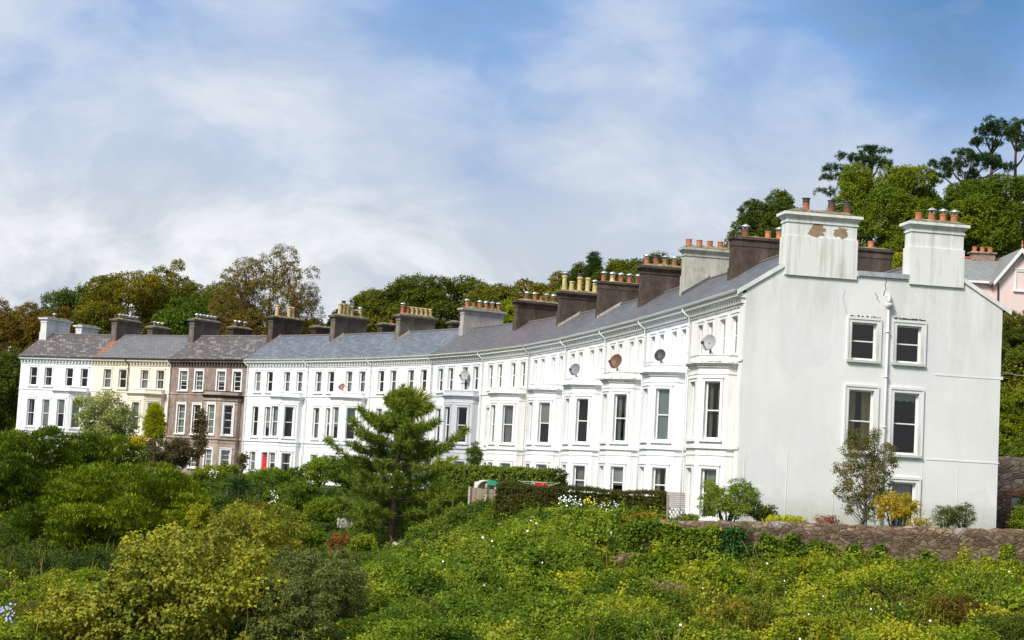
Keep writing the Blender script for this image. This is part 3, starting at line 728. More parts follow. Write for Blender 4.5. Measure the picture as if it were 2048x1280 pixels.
DLEAD=M_plain('dark_lead',(.06,.065,.07),.6,.3); MORT=M_plain('mortar_fillet',(.30,.27,.24),.95,.1,0,.35,4)
for i in range(13):
    H,W,th,kl,kr=HOUSE[i+1]
    mt,pots,zt=FR[i]; t0,t1=(2.15,5.55) if i<=7 else (1.72,4.45)
    if i==0: d0,d1=.003,.75
    else: d0,d1=-.34,.34
    stack(H,kl,d0,d1,t0,t1,zt,[mt],pots,plain=(i in(9,12)),rnd=rnd,shoulder=8.9 if i not in(9,10,12) else 8.5)
    # lead / mortar fillet at the foot of the stack
    if i in (3,4,5,8,9,11):
        m=MB(); sl=.6514
        for t in (t0,):
            m.hexa([(kl*t0+d1,t0-.1,BASE+6.52+(t0+.3)*sl-.02),(kl*t0+d1+.07,t0-.1,BASE+6.52+(t0+.3)*sl-.02),(kl*3.1+d1+.07,3.1,BASE+8.80-.02),(kl*3.1+d1,3.1,BASE+8.80-.02),
                    (kl*t0+d1-.01,t0-.1,BASE+6.52+(t0+.3)*sl+.17),(kl*t0+d1+.02,t0-.1,BASE+6.52+(t0+.3)*sl+.15),(kl*3.1+d1+.02,3.1,BASE+8.80+.15),(kl*3.1+d1-.01,3.1,BASE+8.80+.17)])
        m.build('flashing',[DLEAD if i==11 else MORT],[c for c in H.children if c.name.startswith('roof')][0])
    if i in REAR:
        mt,pots,zt=REAR[i]; stack(H,kl,d0,d1,7.1,9.6,zt,[mt],pots,plain=(i==12),rnd=rnd,shoulder=8.7)
H,W,th,kl,kr=HOUSE[13]
gs=stack(H,0,W-.72,W+.098,1.6,4.75,10.1,[WSTACK],P([.30,.66,.88],['os','bs','bs'],['mesh','mesh','mesh']),zbot=7.33,shoulder=8.98,rnd=rnd)
stack(H,0,W-.72,W+.098,7.1,9.53,10.12,[WSTACK],P([.2,.44,.65,.86],['os','os','os','os'],[None,'hat','hat','hat']),zbot=7.33,shoulder=8.93,rnd=rnd)
m=MB()
def blob(ct,cz,rt,rz,seed):
    n=40; P=[]
    for q in range(n):
        t=2*math.pi*q/n; k=1.2+.65*mnoise.noise((math.cos(t)*1.6+seed,math.sin(t)*1.6,seed*3.1))+.45*mnoise.noise((math.cos(t)*4+seed,math.sin(t)*5,1))
        P.append((W+.098-.045+.004,ct+rt*k*math.cos(t),BASE+cz+rz*k*math.sin(t)))
    c=(P[0][0],ct,BASE+cz)
    for q in range(n): m.face([c,P[q],P[(q+1)%n]])
PATCH=M_plain('exposed_render',(.30,.21,.14),.95,.05,0,.25)
for grp in (((2.98,9.27,.26,.22,1.3),(2.80,9.17,.18,.12,2.7)),((3.98,9.3,.24,.2,7.9),(4.1,9.2,.15,.15,4.2)),((2.9,9.56,.09,.08,5.1),)):
    m=MB()
    for j,q in enumerate(grp):
        n0=len(m.v); blob(*q)
        m.v[n0:]=[(x+.0015*j,y,z) for x,y,z in m.v[n0:]]
    m.build('bare_patch',[PATCH],gs)

# ------------------------------------------------------------------ dishes on the bay roofs
def dish(i,u,y,r,mat,label,aim=-.6,tilt=.35,z=3.92):
    H,W,th,kl,kr=HOUSE[i]; p=H.matrix_basis@Vector((u,y,BASE+z))
    p=Matrix.Translation(H.location)@Matrix.Rotation(th,4,'Z')@Vector((u,y,BASE+z))
    o=empty('satellite_dish',p,th+aim,label=label,cat='satellite dish',group='satellite dishes on the bay roofs')
    m=MB(); n=18; rings=[]
    rot=Matrix.Rotation(math.pi/2-tilt,3,'X'); c=Vector((0,-.08,r*1.05+.12))
    def pt(a,q,off=0): 
        v=Vector((r*.92*q*math.cos(a),r*q*math.sin(a),-.16*r*(1-q*q)*2-off)); return tuple(rot@v+c)
    for off,fl in ((0,0),(.02,1)):
        for j in range(4):
            for s in range(n):
                a0,a1=2*math.pi*s/n,2*math.pi*(s+1)/n; q0,q1=j/4,(j+1)/4
                f=[pt(a0,q0,off),pt(a0,q1,off),pt(a1,q1,off),pt(a1,q0,off)]; m.face(f[::-1] if fl else f)
    for s in range(n): m.face([pt(2*math.pi*s/n,1),pt(2*math.pi*(s+1)/n,1),pt(2*math.pi*(s+1)/n,1,.02),pt(2*math.pi*s/n,1,.02)])
    m.build('reflector',[mat],o,True)
    m=MB(); f=rot@Vector((0,-r*.6,r*1.15))+c; e=rot@Vector((0,-r,0))+c
    m.tube([e,f],.022,6); m.box(f.x-.05,f.x+.05,f.y-.05,f.y+.05,f.z-.05,f.z+.07); m.build('feed_arm',[IRON],o)
    m=MB(); m.tube([(0,.1,-.2),(0,.1,c.z)],.03,6); m.tube([(0,.1,c.z),tuple(c-rot@Vector((0,0,.1)))],.025,6); m.tube([(-.3,.05,-.02),(.3,.05,-.02)],.025,6); m.tube([(0,.1,.2),(.25,.3,-.18)],.018,5); m.build('bracket',[IRON],o)
GD=lambda n,c:M_plain(n,c,.5,.3,0,.15)
dish(7,5.9,-.35,.38,GD('grey_dish',(.30,.31,.32)),"grey mesh satellite dish raised on a pole above the grey bay",aim=.55,z=4.45)
dish(10,5.6,-1.0,.36,GD('slate_dish',(.17,.19,.21)),"dark grey round satellite dish standing over the bay left of the rusty one",aim=.75)
dish(11,5.7,-1.0,.40,GD('rusty_dish',(.135,.066,.042)),"rusty orange brown satellite dish, largest of the rusted ones",aim=.7)
dish(12,5.9,-.9,.30,GD('black_dish',(.05,.055,.06)),"small black satellite dish beside bird spikes on the bay nearest the end house",aim=.9)
dish(13,6.3,-.95,.37,GD('pale_dish',(.30,.31,.32)),"pale grey satellite dish on the bay of the gabled end house",aim=.75)
dish(5,5.9,-.9,.28,GD('orange_dish',(.26,.13,.085)),"small orange satellite dish on a white bay behind the pine top",aim=.35)
# bird spikes
H,W,th,kl,kr=HOUSE[12]
m=MB()
for q in range(14):
    x=4.7+q*.13; m.tube([(x,-1.3,BASE+3.88),(x,-1.34,BASE+4.02)],.008,4)
m.build('bird_spikes',[STEEL],[c for c in H.children if c.name.split('.')[0]=='bay'][0])

# ------------------------------------------------------------------ foliage tools
def unit(v): return v/np.maximum(np.linalg.norm(v,axis=-1,keepdims=True),1e-9)
def rdir(n): return unit(RNG.normal(size=(n,3)))
def leaf_mesh(name,P,axis,nrm,L,Wd,tint,mat,fold=.18):
    """one kite shaped leaf per point: P base, axis its length direction, nrm its face"""
    n=len(P); axis=unit(axis); side=unit(np.cross(nrm,axis)); up=np.cross(axis,side)
    L=np.broadcast_to(L,(n,))[:,None]; Wd=np.broadcast_to(Wd,(n,))[:,None]
    v=np.empty((n,4,3),np.float32)
    v[:,0]=P; v[:,2]=P+axis*L-up*L*.12
    mid=P+axis*L*.45+up*Wd*fold
    v[:,1]=mid+side*Wd*.5; v[:,3]=mid-side*Wd*.5
    me=bpy.data.meshes.new(name)
    me.vertices.add(n*4); me.vertices.foreach_set('co',v.ravel())
    me.loops.add(n*4); me.loops.foreach_set('vertex_index',np.arange(n*4,dtype=np.int32))
    me.polygons.add(n); me.polygons.foreach_set('loop_start',np.arange(0,n*4,4,dtype=np.int32)); me.polygons.foreach_set('loop_total',np.full(n,4,np.int32))
    a=me.attributes.new('tint','FLOAT','FACE'); a.data.foreach_set('value',np.clip(tint,0,1).astype(np.float32))
    me.materials.append(mat); me.update(calc_edges=True); return me
def clusters(lobes,n,back=.45,fill=.0,lowcut=-.75):
    """points on the outside of a union of ellipsoid lobes: position, outward direction"""
    lobes=[(np.array(c,float),np.array(r,float)) for c,r in lobes]
    w=np.array([r.prod()**(2/3) for c,r in lobes]); cnt=(n*w/w.sum()).astype(int)+2
    PP=[];NN=[]
    for (c,r),k in zip(lobes,cnt):
        k=int(k*1.6); d=rdir(k); keep=(d[:,2]>lowcut)&((d[:,1]<.35)|(RNG.random(k)<back)); d=d[keep]
        q=RNG.uniform(.80,1.06,len(d)); p=c+d*r*q[:,None]
        PP.append(p); NN.append(unit(d/r))
    P=np.vstack(PP); N=np.vstack(NN); ok=np.ones(len(P),bool)
    for c,r in lobes:
        ok&=(np.linalg.norm((P-c)/r,axis=1)>.78)
    P,N=P[ok],N[ok]
    if len(P)>n: 
        s=RNG.choice(len(P),n,replace=False); P,N=P[s],N[s]
    if fill>0:
        k=int(len(P)*fill); j=RNG.choice(len(lobes),k,p=w/w.sum()); d=rdir(k)
        c=np.array([q[0] for q in lobes])[j]; r=np.array([q[1] for q in lobes])[j]
        P=np.vstack([P,c+d*r*RNG.uniform(.25,.75,k)[:,None]]); N=np.vstack([N,d])
    return P,N
def noise_tint(P,scale,seed=0):
    f=np.array([[.9,.5,.3],[-.4,.8,.6],[.3,-.6,.9],[.7,.7,-.5]])*scale
    return sum(np.sin(P@k*(1+.37*i)+seed*1.7+i*2.1) for i,k in enumerate(f))/4
def foliage_mesh(name,P,N,rc,per,L,Wd,mat,mode='broad',tbase=.5,tvar=.28,seed=0,upb=.45,nscale=1.1):
    n=len(P); k=per
    tips=(RNG.random(n*k)<.16)*.30 if mode=='spray' else 0
    ct=tbase+noise_tint(P,nscale,seed)*tvar+RNG.normal(0,.07,n)
    C=np.repeat(P,k,0); O=np.repeat(N,k,0); T=np.repeat(ct,k)+RNG.normal(0,.10,n*k)+tips
    m=len(C); J=RNG.normal(size=(m,3)); up=np.array([0,0,1.])
    if mode=='broad':
        p=C+rdir(m)*(RNG.random(m)**.5)[:,None]*rc*np.array([1,1,.75]); nr=unit(O*.55+up*upb+J*.55); ax=np.cross(nr,rdir(m))+O*.25-up*.18
    elif mode=='spray':        # flat fans of short shoots, tips up and out
        p=C+rdir(m)*(RNG.random(m)**.5)[:,None]*rc*np.array([1,1,.45]); ax=unit(O+up*.35+J*.55); nr=unit(up+J*.45)
    elif mode=='needle':
        p=C+rdir(m)*RNG.random(m)[:,None]*rc*.4; ax=unit(O*.5+J); nr=rdir(m)
    elif mode=='tuft':         # long drooping needles
        p=C+O*(RNG.random(m)*rc)[:,None]; ax=unit(O*.8+J*.75-up*.25); nr=rdir(m)
    L_=L*RNG.uniform(.65,1.3,m); W_=Wd*RNG.uniform(.7,1.25,m)
    return leaf_mesh(name,p,ax,nr,L_,W_,T,mat)
def make_lobes(c,r,K,seed,size=(.34,.52),flat=.8):
    rg=np.random.default_rng(seed); c=np.array(c); r=np.array(r); out=[]
    for i in range(K):
        t=(i+.5)/K; zz=1-2*t; zz=zz*.9+rg.normal(0,.08); a=i*2.39996+rg.normal(0,.25); rr=math.sqrt(max(0,1-zz*zz))
        s=rg.uniform(*size); q=1-s*.92+rg.normal(0,.05)
        out.append((c+r*np.array([rr*math.cos(a),rr*math.sin(a),zz])*q, r*s*np.array([1,1,flat])*rg.uniform(.85,1.15)))
    out.append((c-np.array([0,0,r[2]*.12]),r*.62)); return out
def trunk_mb(base,top,lobes,r0,seed,limbs=8,twigs=0):
    rg=random.Random(seed); m=MB(); b=Vector(base); t=Vector(top); h=t-b
    pts=[b+h*f+Vector((rg.gauss(0,.012),rg.gauss(0,.012),0))*h.length*(0 if f==0 else 1) for f in (0,.06,.25,.5,.75,1)]
    m.tube(pts,[r0*1.5,r0*1.05,r0*.85,r0*.62,r0*.38,r0*.12],8)
    ls=sorted(lobes,key=lambda q:-float(np.prod(q[1])))[:limbs]
    for c,r in ls:
        c=Vector(c); f=min(.85,max(.2,(c.z-b.z)/max(h.z,.1)-.28)); s=b+h*f
        mid=s.lerp(c,.5)+Vector((rg.gauss(0,.05),rg.gauss(0,.05),-.06))*h.length*.6
        rr=r0*(.55-.35*f); m.tube([s,mid,c],[rr,rr*.6,rr*.22],6)
        for _ in range(twigs):
            d=Vector(rdir(1)[0]); d.z=abs(d.z)*.8; e=c+Vector((d.x*r[0],d.y*r[1],d.z*r[2]))*1.02
            m.tube([mid.lerp(c,.6),c.lerp(e,.5)+Vector((0,0,.1)),e],[rr*.3,rr*.18,rr*.06],4,cap=False)
    return m
LEAFN=[0]
def plant(name,label,cat,px,top,wpx,d,cols,bot=None,K=16,leafpx=2.4,cov=3.,mode='broad',group=None,botf=.25,lobe=(.34,.52),flat=.8,
          asp=.5,depth=1.,per=14,tbase=.5,tvar=.28,bark=(.12,.09,.07),tree=True,twigs=0,transl=.3,limbs=8,upb=.45,r0=None,zg=None,lowcut=-.75,nscale=None,fill=.3,cone=0):
    """a tree or shrub whose crown tops out at pixel (px,top), wpx wide, standing at distance d"""
    s=d/F; T=at(px,top,d); w=wpx*s/2; x,y=T[0],T[1]; z0=tz(x,y) if zg is None else zg
    bz=(at(px,bot,d)[2] if bot is not None else z0+botf*(T[2]-z0))
    rz=max((T[2]-bz)/2,.15); seed=int(px*7+top*13)%9973
    lean=0
    c=(x,y,bz+rz); r=(w,w*depth,rz); lobes=make_lobes(c,r,K,seed,lobe,flat)
    if cone:
        cc=np.array(c); lobes=[(cc+(q-cc)*np.array([f,f,1.]),rr*np.array([max(f,.3),max(f,.3),1.])) for q,rr in lobes for f in [1-cone*min(1,max(0,(q[2]-bz)/(2*rz)))]]
    o=empty(name,(x,y,z0),0,label=label,cat=cat,group=group)
    zz=lambda q:[(np.array(cc)-np.array([x,y,z0]),rr) for cc,rr in q]
    L=leafpx*2*s; Wd=L*asp
    area=math.pi*w*rz; nl=int(cov*area*2.4/(L*Wd*.5)); ncl=max(12,nl//per); nl=ncl*per; LEAFN[0]+=nl
    rc=max(L*1.4,math.sqrt(area*3.0/ncl)*1.0)
    P_,N_=clusters(zz(lobes),ncl,lowcut=lowcut,fill=fill)
    ns=nscale if nscale else 2.2/max(w,.6)
    me=foliage_mesh('crown' if tree else 'foliage',P_,N_,rc,per,L,Wd,M_leaf(tuple(cols),transl),mode,tbase,tvar,seed,upb,ns)
    link('crown' if tree else 'foliage',me,o)
    hgt=T[2]-z0
    if tree: 
        trunk_mb((0,0,-.4),(0,0,max(.6,hgt*.82)),zz(lobes),r0 or max(.07,hgt*.022),seed,limbs,twigs).build('trunk',[M_bark(bark)],o,True)
    else:
        m=MB(); rg=random.Random(seed)
        for cc,rr in zz(lobes)[:7]: m.tube([(rg.gauss(0,.08)*w,rg.gauss(0,.08)*w,-.3),tuple(Vector(cc)*.55),tuple(cc)],[.05*min(1,hgt/2),.03*min(1,hgt/2),.01],5)
        m.build('stem',[M_bark(bark)],o,True)
    return o
# leaf colour families (dark -> light)
OLIVE=((.024,.040,.006),(.056,.074,.011),(.105,.106,.017),(.16,.13,.022)); RUST=((.030,.034,.008),(.065,.055,.012),(.115,.075,.015),(.17,.085,.02))
DKGREEN=((.014,.028,.007),(.030,.053,.011),(.054,.080,.016),(.09,.108,.02)); GREEN=((.020,.042,.008),(.042,.075,.012),(.075,.112,.018),(.12,.145,.025))
YELLOWG=((.05,.085,.008),(.10,.135,.012),(.17,.18,.018),(.26,.22,.025)); LIME=((.034,.062,.008),(.080,.118,.012),(.145,.165,.018),(.24,.22,.025)); GOLD=((.035,.048,.008),(.075,.078,.012),(.14,.115,.015),(.23,.155,.02))
BROWNT=((.045,.042,.015),(.085,.072,.024),(.12,.09,.032),(.17,.115,.04)); PINEC=((.008,.020,.009),(.014,.034,.015),(.025,.052,.022),(.045,.075,.03))
YEWC=((.014,.030,.004),(.036,.066,.007),(.085,.125,.011),(.18,.21,.02)); SILVER=((.07,.10,.055),(.12,.155,.085),(.18,.21,.12),(.25,.25,.14))
GOLDCON=((.12,.15,.01),(.25,.26,.012),(.38,.36,.02),(.5,.45,.03)); ORANGE=((.2,.12,.01),(.4,.2,.015),(.55,.27,.02),(.6,.4,.05)); PURPLE=((.026,.022,.020),(.046,.040,.032),(.066,.056,.042),(.08,.09,.028))
BANKC=((.085,.055,.02),(.035,.055,.009),(.06,.105,.011),(.135,.18,.018),(.22,.23,.028)); IVYC=((.016,.038,.006),(.045,.085,.011),(.095,.145,.018),(.17,.195,.03)); SYCC=((.04,.06,.014),(.10,.12,.025),(.18,.185,.035),(.33,.27,.03))
GREYG=((.03,.045,.018),(.055,.075,.03),(.09,.11,.05),(.17,.17,.11)); BIRCHC=((.03,.04,.014),(.06,.065,.022),(.10,.09,.03),(.15,.12,.04)); HEDGED=((.016,.024,.008),(.03,.038,.012),(.055,.06,.016),(.12,.12,.02))

# ------------------------------------------------------------------ trees on the hill behind the terrace
GB='trees on the hill behind the terrace'
def T(*a,**k):
    k['lobe']=tuple(q*.8+.01 for q in k.get('lobe',(.30,.46))); k['K']=int(k.get('K',16)*1.8); k['flat']=max(.72,k.get('flat',.8)); k['cov']=k.get('cov',4.4)
    return plant('deciduous_tree',a[0],'tree',*a[1:],group=GB,**k)
T("olive and rust autumn tree at the left edge beyond the white end house",25,592,170,172,RUST,K=18,bot=860,tvar=.35,tbase=.42,leafpx=2.2)
T("dark low tree filling the gap left of the farthest white house",5,690,120,166,DKGREEN,bot=880,K=12)
T("dark green spreading tree just left of the yellowing beech",150,557,120,186,DKGREEN,K=14,bot=720,cov=2.4,lobe=(.25,.42),tbase=.6)
T("yellowing beech, the most golden tree behind the cream house chimneys",262,528,215,182,GOLD,K=24,bot=730,tbase=.50,tvar=.4,lobe=(.22,.4),flat=.55,cov=2.6)
T("olive beech top rising right of the yellowing beech",345,520,130,186,OLIVE,K=16,bot=720,tbase=.5,lobe=(.22,.4),flat=.6,cov=2.4)
T("mid green rounded tree behind the brown house chimneys",385,590,170,180,GREEN,K=16,bot=740,tbase=.35)
T("dull green tree between the rounded tree and the thin brown tree",432,560,120,184,OLIVE,K=14,bot=740,tbase=.35)
T("tall thin brownish tree with bare twigs showing, behind the brown rear chimney",545,492,225,176,BROWNT,K=34,bot=745,fill=0,cov=1.5,lobe=(.16,.3),leafpx=1.8,twigs=7,limbs=34,tvar=.2,bark=(.07,.055,.045),r0=.3)
T("small dark tree top peeping out between the patched chimneys",690,604,70,182,DKGREEN,K=8,bot=740,tbase=.55)
T("broad olive domed tree, widest of those behind the middle of the crescent",872,546,330,168,OLIVE,K=34,bot=745,lobe=(.2,.34),tbase=.36,tvar=.3,depth=.7)
T("small rusty green tree at the right flank of the broad olive dome",985,556,110,164,OLIVE,K=12,bot=720,tbase=.45)
T("golden olive tree behind the dark brown chimneys in mid crescent",1062,548,120,160,GOLD,K=14,bot=720,tbase=.34)
T("fresh bright green small tree below the pointed conifer",1112,568,90,150,YELLOWG,K=10,bot=700,tbase=.4)
T("olive tree with a loose crown right of the pointed conifer",1258,506,120,152,OLIVE,K=14,bot=640,tbase=.32,lobe=(.22,.4))
T("dark tree top behind the row of terracotta pots",1345,490,120,148,DKGREEN,K=12,bot=620,tbase=.6)
T("dull green low tree top left of the pointed conifer",1150,528,70,158,OLIVE,K=8,bot=660,tbase=.28)
T("dark round headed tree left of the great white gable chimney",1552,380,190,118,DKGREEN,K=22,bot=640,tbase=.55,lobe=(.22,.38))
T("bright green sycamore between the two white gable chimneys",1775,306,235,122,LIME,K=34,bot=640,tbase=.36,tvar=.35,lobe=(.2,.34),flat=.65,depth=.8)
T("green tree in the shadow behind the bright sycamore",1888,365,170,128,GREEN,K=16,bot=640,tbase=.2)
T("great yellow green tree at the right edge above the pink house",2000,325,250,126,LIME,K=36,bot=600,tbase=.28,tvar=.4,lobe=(.2,.34),flat=.65,depth=.8)
T("small lime green tree showing between the rear gable chimney and the brown one",1803,492,44,100,YELLOWG,K=8,bot=590,tbase=.55)
T("brown green tree top between the left autumn tree and the golden beech",205,560,100,190,OLIVE,K=12,bot=740,tbase=.55)
T("golden green tree in front of the dark spreading one, low over the white rear chimney",190,600,110,176,GOLD,K=12,bot=740,tbase=.3)
T("dull olive tree low behind the buff chimney pots of the middle houses",760,590,150,174,OLIVE,K=14,bot=750,tbase=.3)
T("rusty brown tree low between the two white rear chimneys and the beech",110,610,120,172,RUST,K=14,bot=740,tbase=.35)
T("dark brown green tree behind the rear chimney of the brown house",470,600,150,188,OLIVE,K=16,bot=750,tbase=.3)
T("dim green tree at the foot of the thin brown tree, right side",615,630,90,186,OLIVE,K=10,bot=750,tbase=.3)
T("yellow green tree low on the skyline left of the pointed conifer",1105,545,120,168,OLIVE,K=12,bot=720,tbase=.45)
T("lime tinged tree low behind the dark chimneys in mid crescent",1040,590,130,150,YELLOWG,K=12,bot=730,tbase=.25)
T("green tree filling the skyline right of the small bright tree",1205,545,140,146,OLIVE,K=14,bot=680,tbase=.3)
T("dark green tree low behind the pots left of the pale cement chimney",1310,520,120,140,DKGREEN,K=12,bot=640,tbase=.65)
T("olive green tree low on the skyline behind the pale cement chimney",1425,500,120,136,OLIVE,K=12,bot=620,tbase=.4)
o=plant('conifer_tree',"pointed dark conifer on the skyline behind the crescent",'tree',1190,498,78,150,PINEC,K=24,bot=650,group=GB,tbase=.7,mode='spray',asp=.3,cone=.85,cov=5)
def scots(label,px,top,d,pads,base_py,trunkpx,cols=PINEC):
    """pine with flat pads of needles: pads = (px,py,half width px,half height px)"""
    s=d/F; b=at(trunkpx,base_py,d); z0=min(tz(b[0],b[1]),b[2]); o=empty('pine_tree',(b[0],b[1],z0),0,label=label,cat='pine',group='pines on the skyline')
    lob=[]; m=MB(); b0=Vector((0,0,-.5)); tp=at(px,top+25,d)-np.array([b[0],b[1],z0])
    rg=random.Random(int(px)); hv=Vector(tp)
    tr=[b0,hv*.3+Vector((.1,0,0)),hv*.6,hv]; m.tube(tr,[.34,.27,.2,.07],7)
    for qx,qy,hw,hh in pads:
        c=at(qx,qy,d)-np.array([b[0],b[1],z0]); c[1]+=rg.uniform(-1.5,1.5)
        for j in range(9):
            lob.append((c+np.array([rg.uniform(-1,1)*hw*s,rg.uniform(-.8,.8)*hw*s*.7,rg.uniform(-.7,.6)*hh*s]),np.array([hw*s*rg.uniform(.18,.4),hw*s*.3,hh*s*rg.uniform(.3,.6)])))
        f=max(.35,min(.9,(c[2]/hv.z)-.12)); st=hv*f; cc=Vector(c)
        m.tube([st,st.lerp(cc,.5)+Vector((0,0,-.25)),cc],[.12,.08,.03],5)
    L=.30; ncl=int(sum(math.pi*r[0]*r[2] for c,r in lob)*26); P_,N_=clusters(lob,ncl,back=.8,lowcut=-.6); LEAFN[0]+=len(P_)*16
    link('crown',foliage_mesh('crown',P_,N_,0.30,20,L,.055,M_leaf(cols,.12),'needle',.5,.25,int(px)),o)
    m.build('trunk',[M_bark((.10,.07,.055))],o,True)
scots("leaning pine with layered dark pads, left of the bright sycamore",1745,292,150,[(1748,297,36,12),(1716,318,40,12),(1690,336,30,10),(1670,352,26,9),(1655,378,22,7),(1740,325,34,14),(1768,318,20,10),(1700,365,26,9)],470,1735)
scots("flat topped pine with a bare forked trunk, tallest on the right skyline",1985,250,160,[(1965,262,24,12),(1990,254,30,13),(1950,282,20,8),(1975,285,26,8),(2000,270,20,10)],345,1983)
scots("flat topped pine at the right edge of the skyline",2032,246,162,[(2025,258,26,14),(2050,255,28,14),(2035,280,18,8),(2065,270,30,14),(2048,300,14,7)],350,2032)
scots("low spreading dark pine below the flat topped pines",1930,318,152,[(1900,325,34,14),(1940,316,36,15),(1980,322,34,14),(1920,350,44,18),(1880,345,22,10),(2010,330,24,12)],420,1930)

# hillside scrub behind the terrace: one mass
def bank(name,cols,xy_fn,n_dome,rr,leafpx,cov,hf=.75,asp=.75,transl=.3,tbase=.45,tvar=.3,per=9,nscale=.55,lift=0.,upb=.55,keep=None,relief=.0,base=2.5,sprig=1.6):
    """ground cover: mounds of leaves over a thin base layer; the mounds swell and sink with a slow relief"""
    P_=[];N_=[];Ls=[];Ts=[]
    xy=xy_fn(n_dome); z=terr(xy[:,0],xy[:,1])
    for (x,y),zz in zip(xy,z):
        r=RNG.uniform(*rr); d=math.hypot(x,y); s=d/F; L=leafpx*2*s*RNG.uniform(.8,1.35)
        k=max(3,int(cov*2*math.pi*r*r/(L*L*asp*.5)/per)); dr=rdir(k); dr[:,2]=np.abs(dr[:,2])*1.0-.12
        q=(dr[:,1]<.5); dr=dr[q]; h=hf*RNG.uniform(.65,1.25)
        zl=lift+relief*(mnoise.noise((x*.22,y*.22,3.3))+.6*mnoise.noise((x*.5,y*.5,9.1)))
        bump=1+.22*np.array([mnoise.noise((dd[0]*2.2+x,dd[1]*2.2+y,dd[2]*2.2)) for dd in dr]) if len(dr) else 1
        P_.append(np.array([x,y,zz+zl])+dr*np.array([r,r,r*h])*(RNG.uniform(.78,1.08,len(dr))*bump)[:,None]); N_.append(unit(dr)); Ls.append(np.full(len(dr),L)); Ts.append(np.full(len(dr),RNG.normal(0,.16)))
    ns=int(n_dome*sprig); js=RNG.choice(len(P_),ns)
    for j in js:
        if len(P_[j])==0: continue
        p=P_[j][np.argmax(P_[j][:,2])] if RNG.random()<.4 else P_[j][RNG.integers(len(P_[j]))]
        u=unit(np.array([RNG.normal(0,.5),-.2+RNG.normal(0,.3),1.])); hh=RNG.uniform(.2,.6)
        q=p+np.outer(np.linspace(0,1,4),u*hh); P_.append(q); N_.append(np.tile(u,(4,1))); Ls.append(np.full(4,Ls[j][0]*.9)); Ts.append(np.full(4,RNG.normal(.12,.15)))
    nb=int(n_dome*base*9); xb=xy_fn(nb); zb=terr(xb[:,0],xb[:,1]); db=np.hypot(xb[:,0],xb[:,1])/F
    P_.append(np.stack([xb[:,0],xb[:,1],zb+RNG.uniform(0,.22,nb)],1)); N_.append(unit(np.array([0,-.4,1.])+RNG.normal(0,.3,(nb,3)))); Ls.append(leafpx*2*db); Ts.append(RNG.normal(-.08,.12,nb))
    P_=np.vstack(P_);N_=np.vstack(N_);Ls=np.concatenate(Ls); Ts=np.concatenate(Ts)
    if keep is not None: q=keep(P_); P_,N_,Ls,Ts=P_[q],N_[q],Ls[q],Ts[q]
    LEAFN[0]+=len(P_)*per
    L=np.repeat(Ls,per)
    me=foliage_mesh(name,P_,N_,float(np.median(Ls))*1.9,per,L,L*asp,M_leaf(tuple(cols),transl),'broad',tbase+Ts,tvar,1,upb,nscale)
    return tag(link(name,me),kind='stuff')
def in_px(x0,x1,d0,d1,cond=None):
    def fn(n):
        out=[]
        while len(out)<n:
            d=math.sqrt(RNG.uniform(d0*d0,d1*d1)); px=RNG.uniform(x0,x1); x=(px-1024)/F*d
            if cond is None or cond(px,d): out.append((x,d))
        return np.array(out)
    return fn
def hillcond(px,d):
    s=sdist(np.array([[(px-1024)/F*d,d]]))[0]; return 18.5<s<75
bank('hillside_scrub',OLIVE,in_px(-200,2150,88,215,hillcond),420,(1.3,3.2),2.6,1.3,hf=.9,tbase=.42,tvar=.35,per=10,nscale=.25,base=.5)
def rb(px,d): 
    s=sdist(np.array([[(px-1024)/F*d,d]]))[0]; return s>18.3
bank('bank_shrubs',GREEN,in_px(1985,2420,80,106,rb),260,(.5,1.2),2.2,1.8,tbase=.45,tvar=.45,nscale=.8)

PH='shrubs below the pink house'
plant('shrub',"dark shrubs at the foot of the pink house wall",'shrub',2045,612,120,103,OLIVE,bot=720,tree=False,K=22,lobe=(.2,.34),tbase=.35,group=PH)
plant('shrub',"dense dull green bushes on the bank right of the gable, halfway up",'shrub',2035,665,130,99,DKGREEN,bot=800,tree=False,K=22,lobe=(.2,.34),tbase=.7,group=PH)
plant('shrub',"yellowish bushes on the bank above the dark stone wall",'shrub',2030,760,130,93,YELLOWG,bot=930,tree=False,K=24,lobe=(.2,.34),tbase=.3,tvar=.4,group=PH)
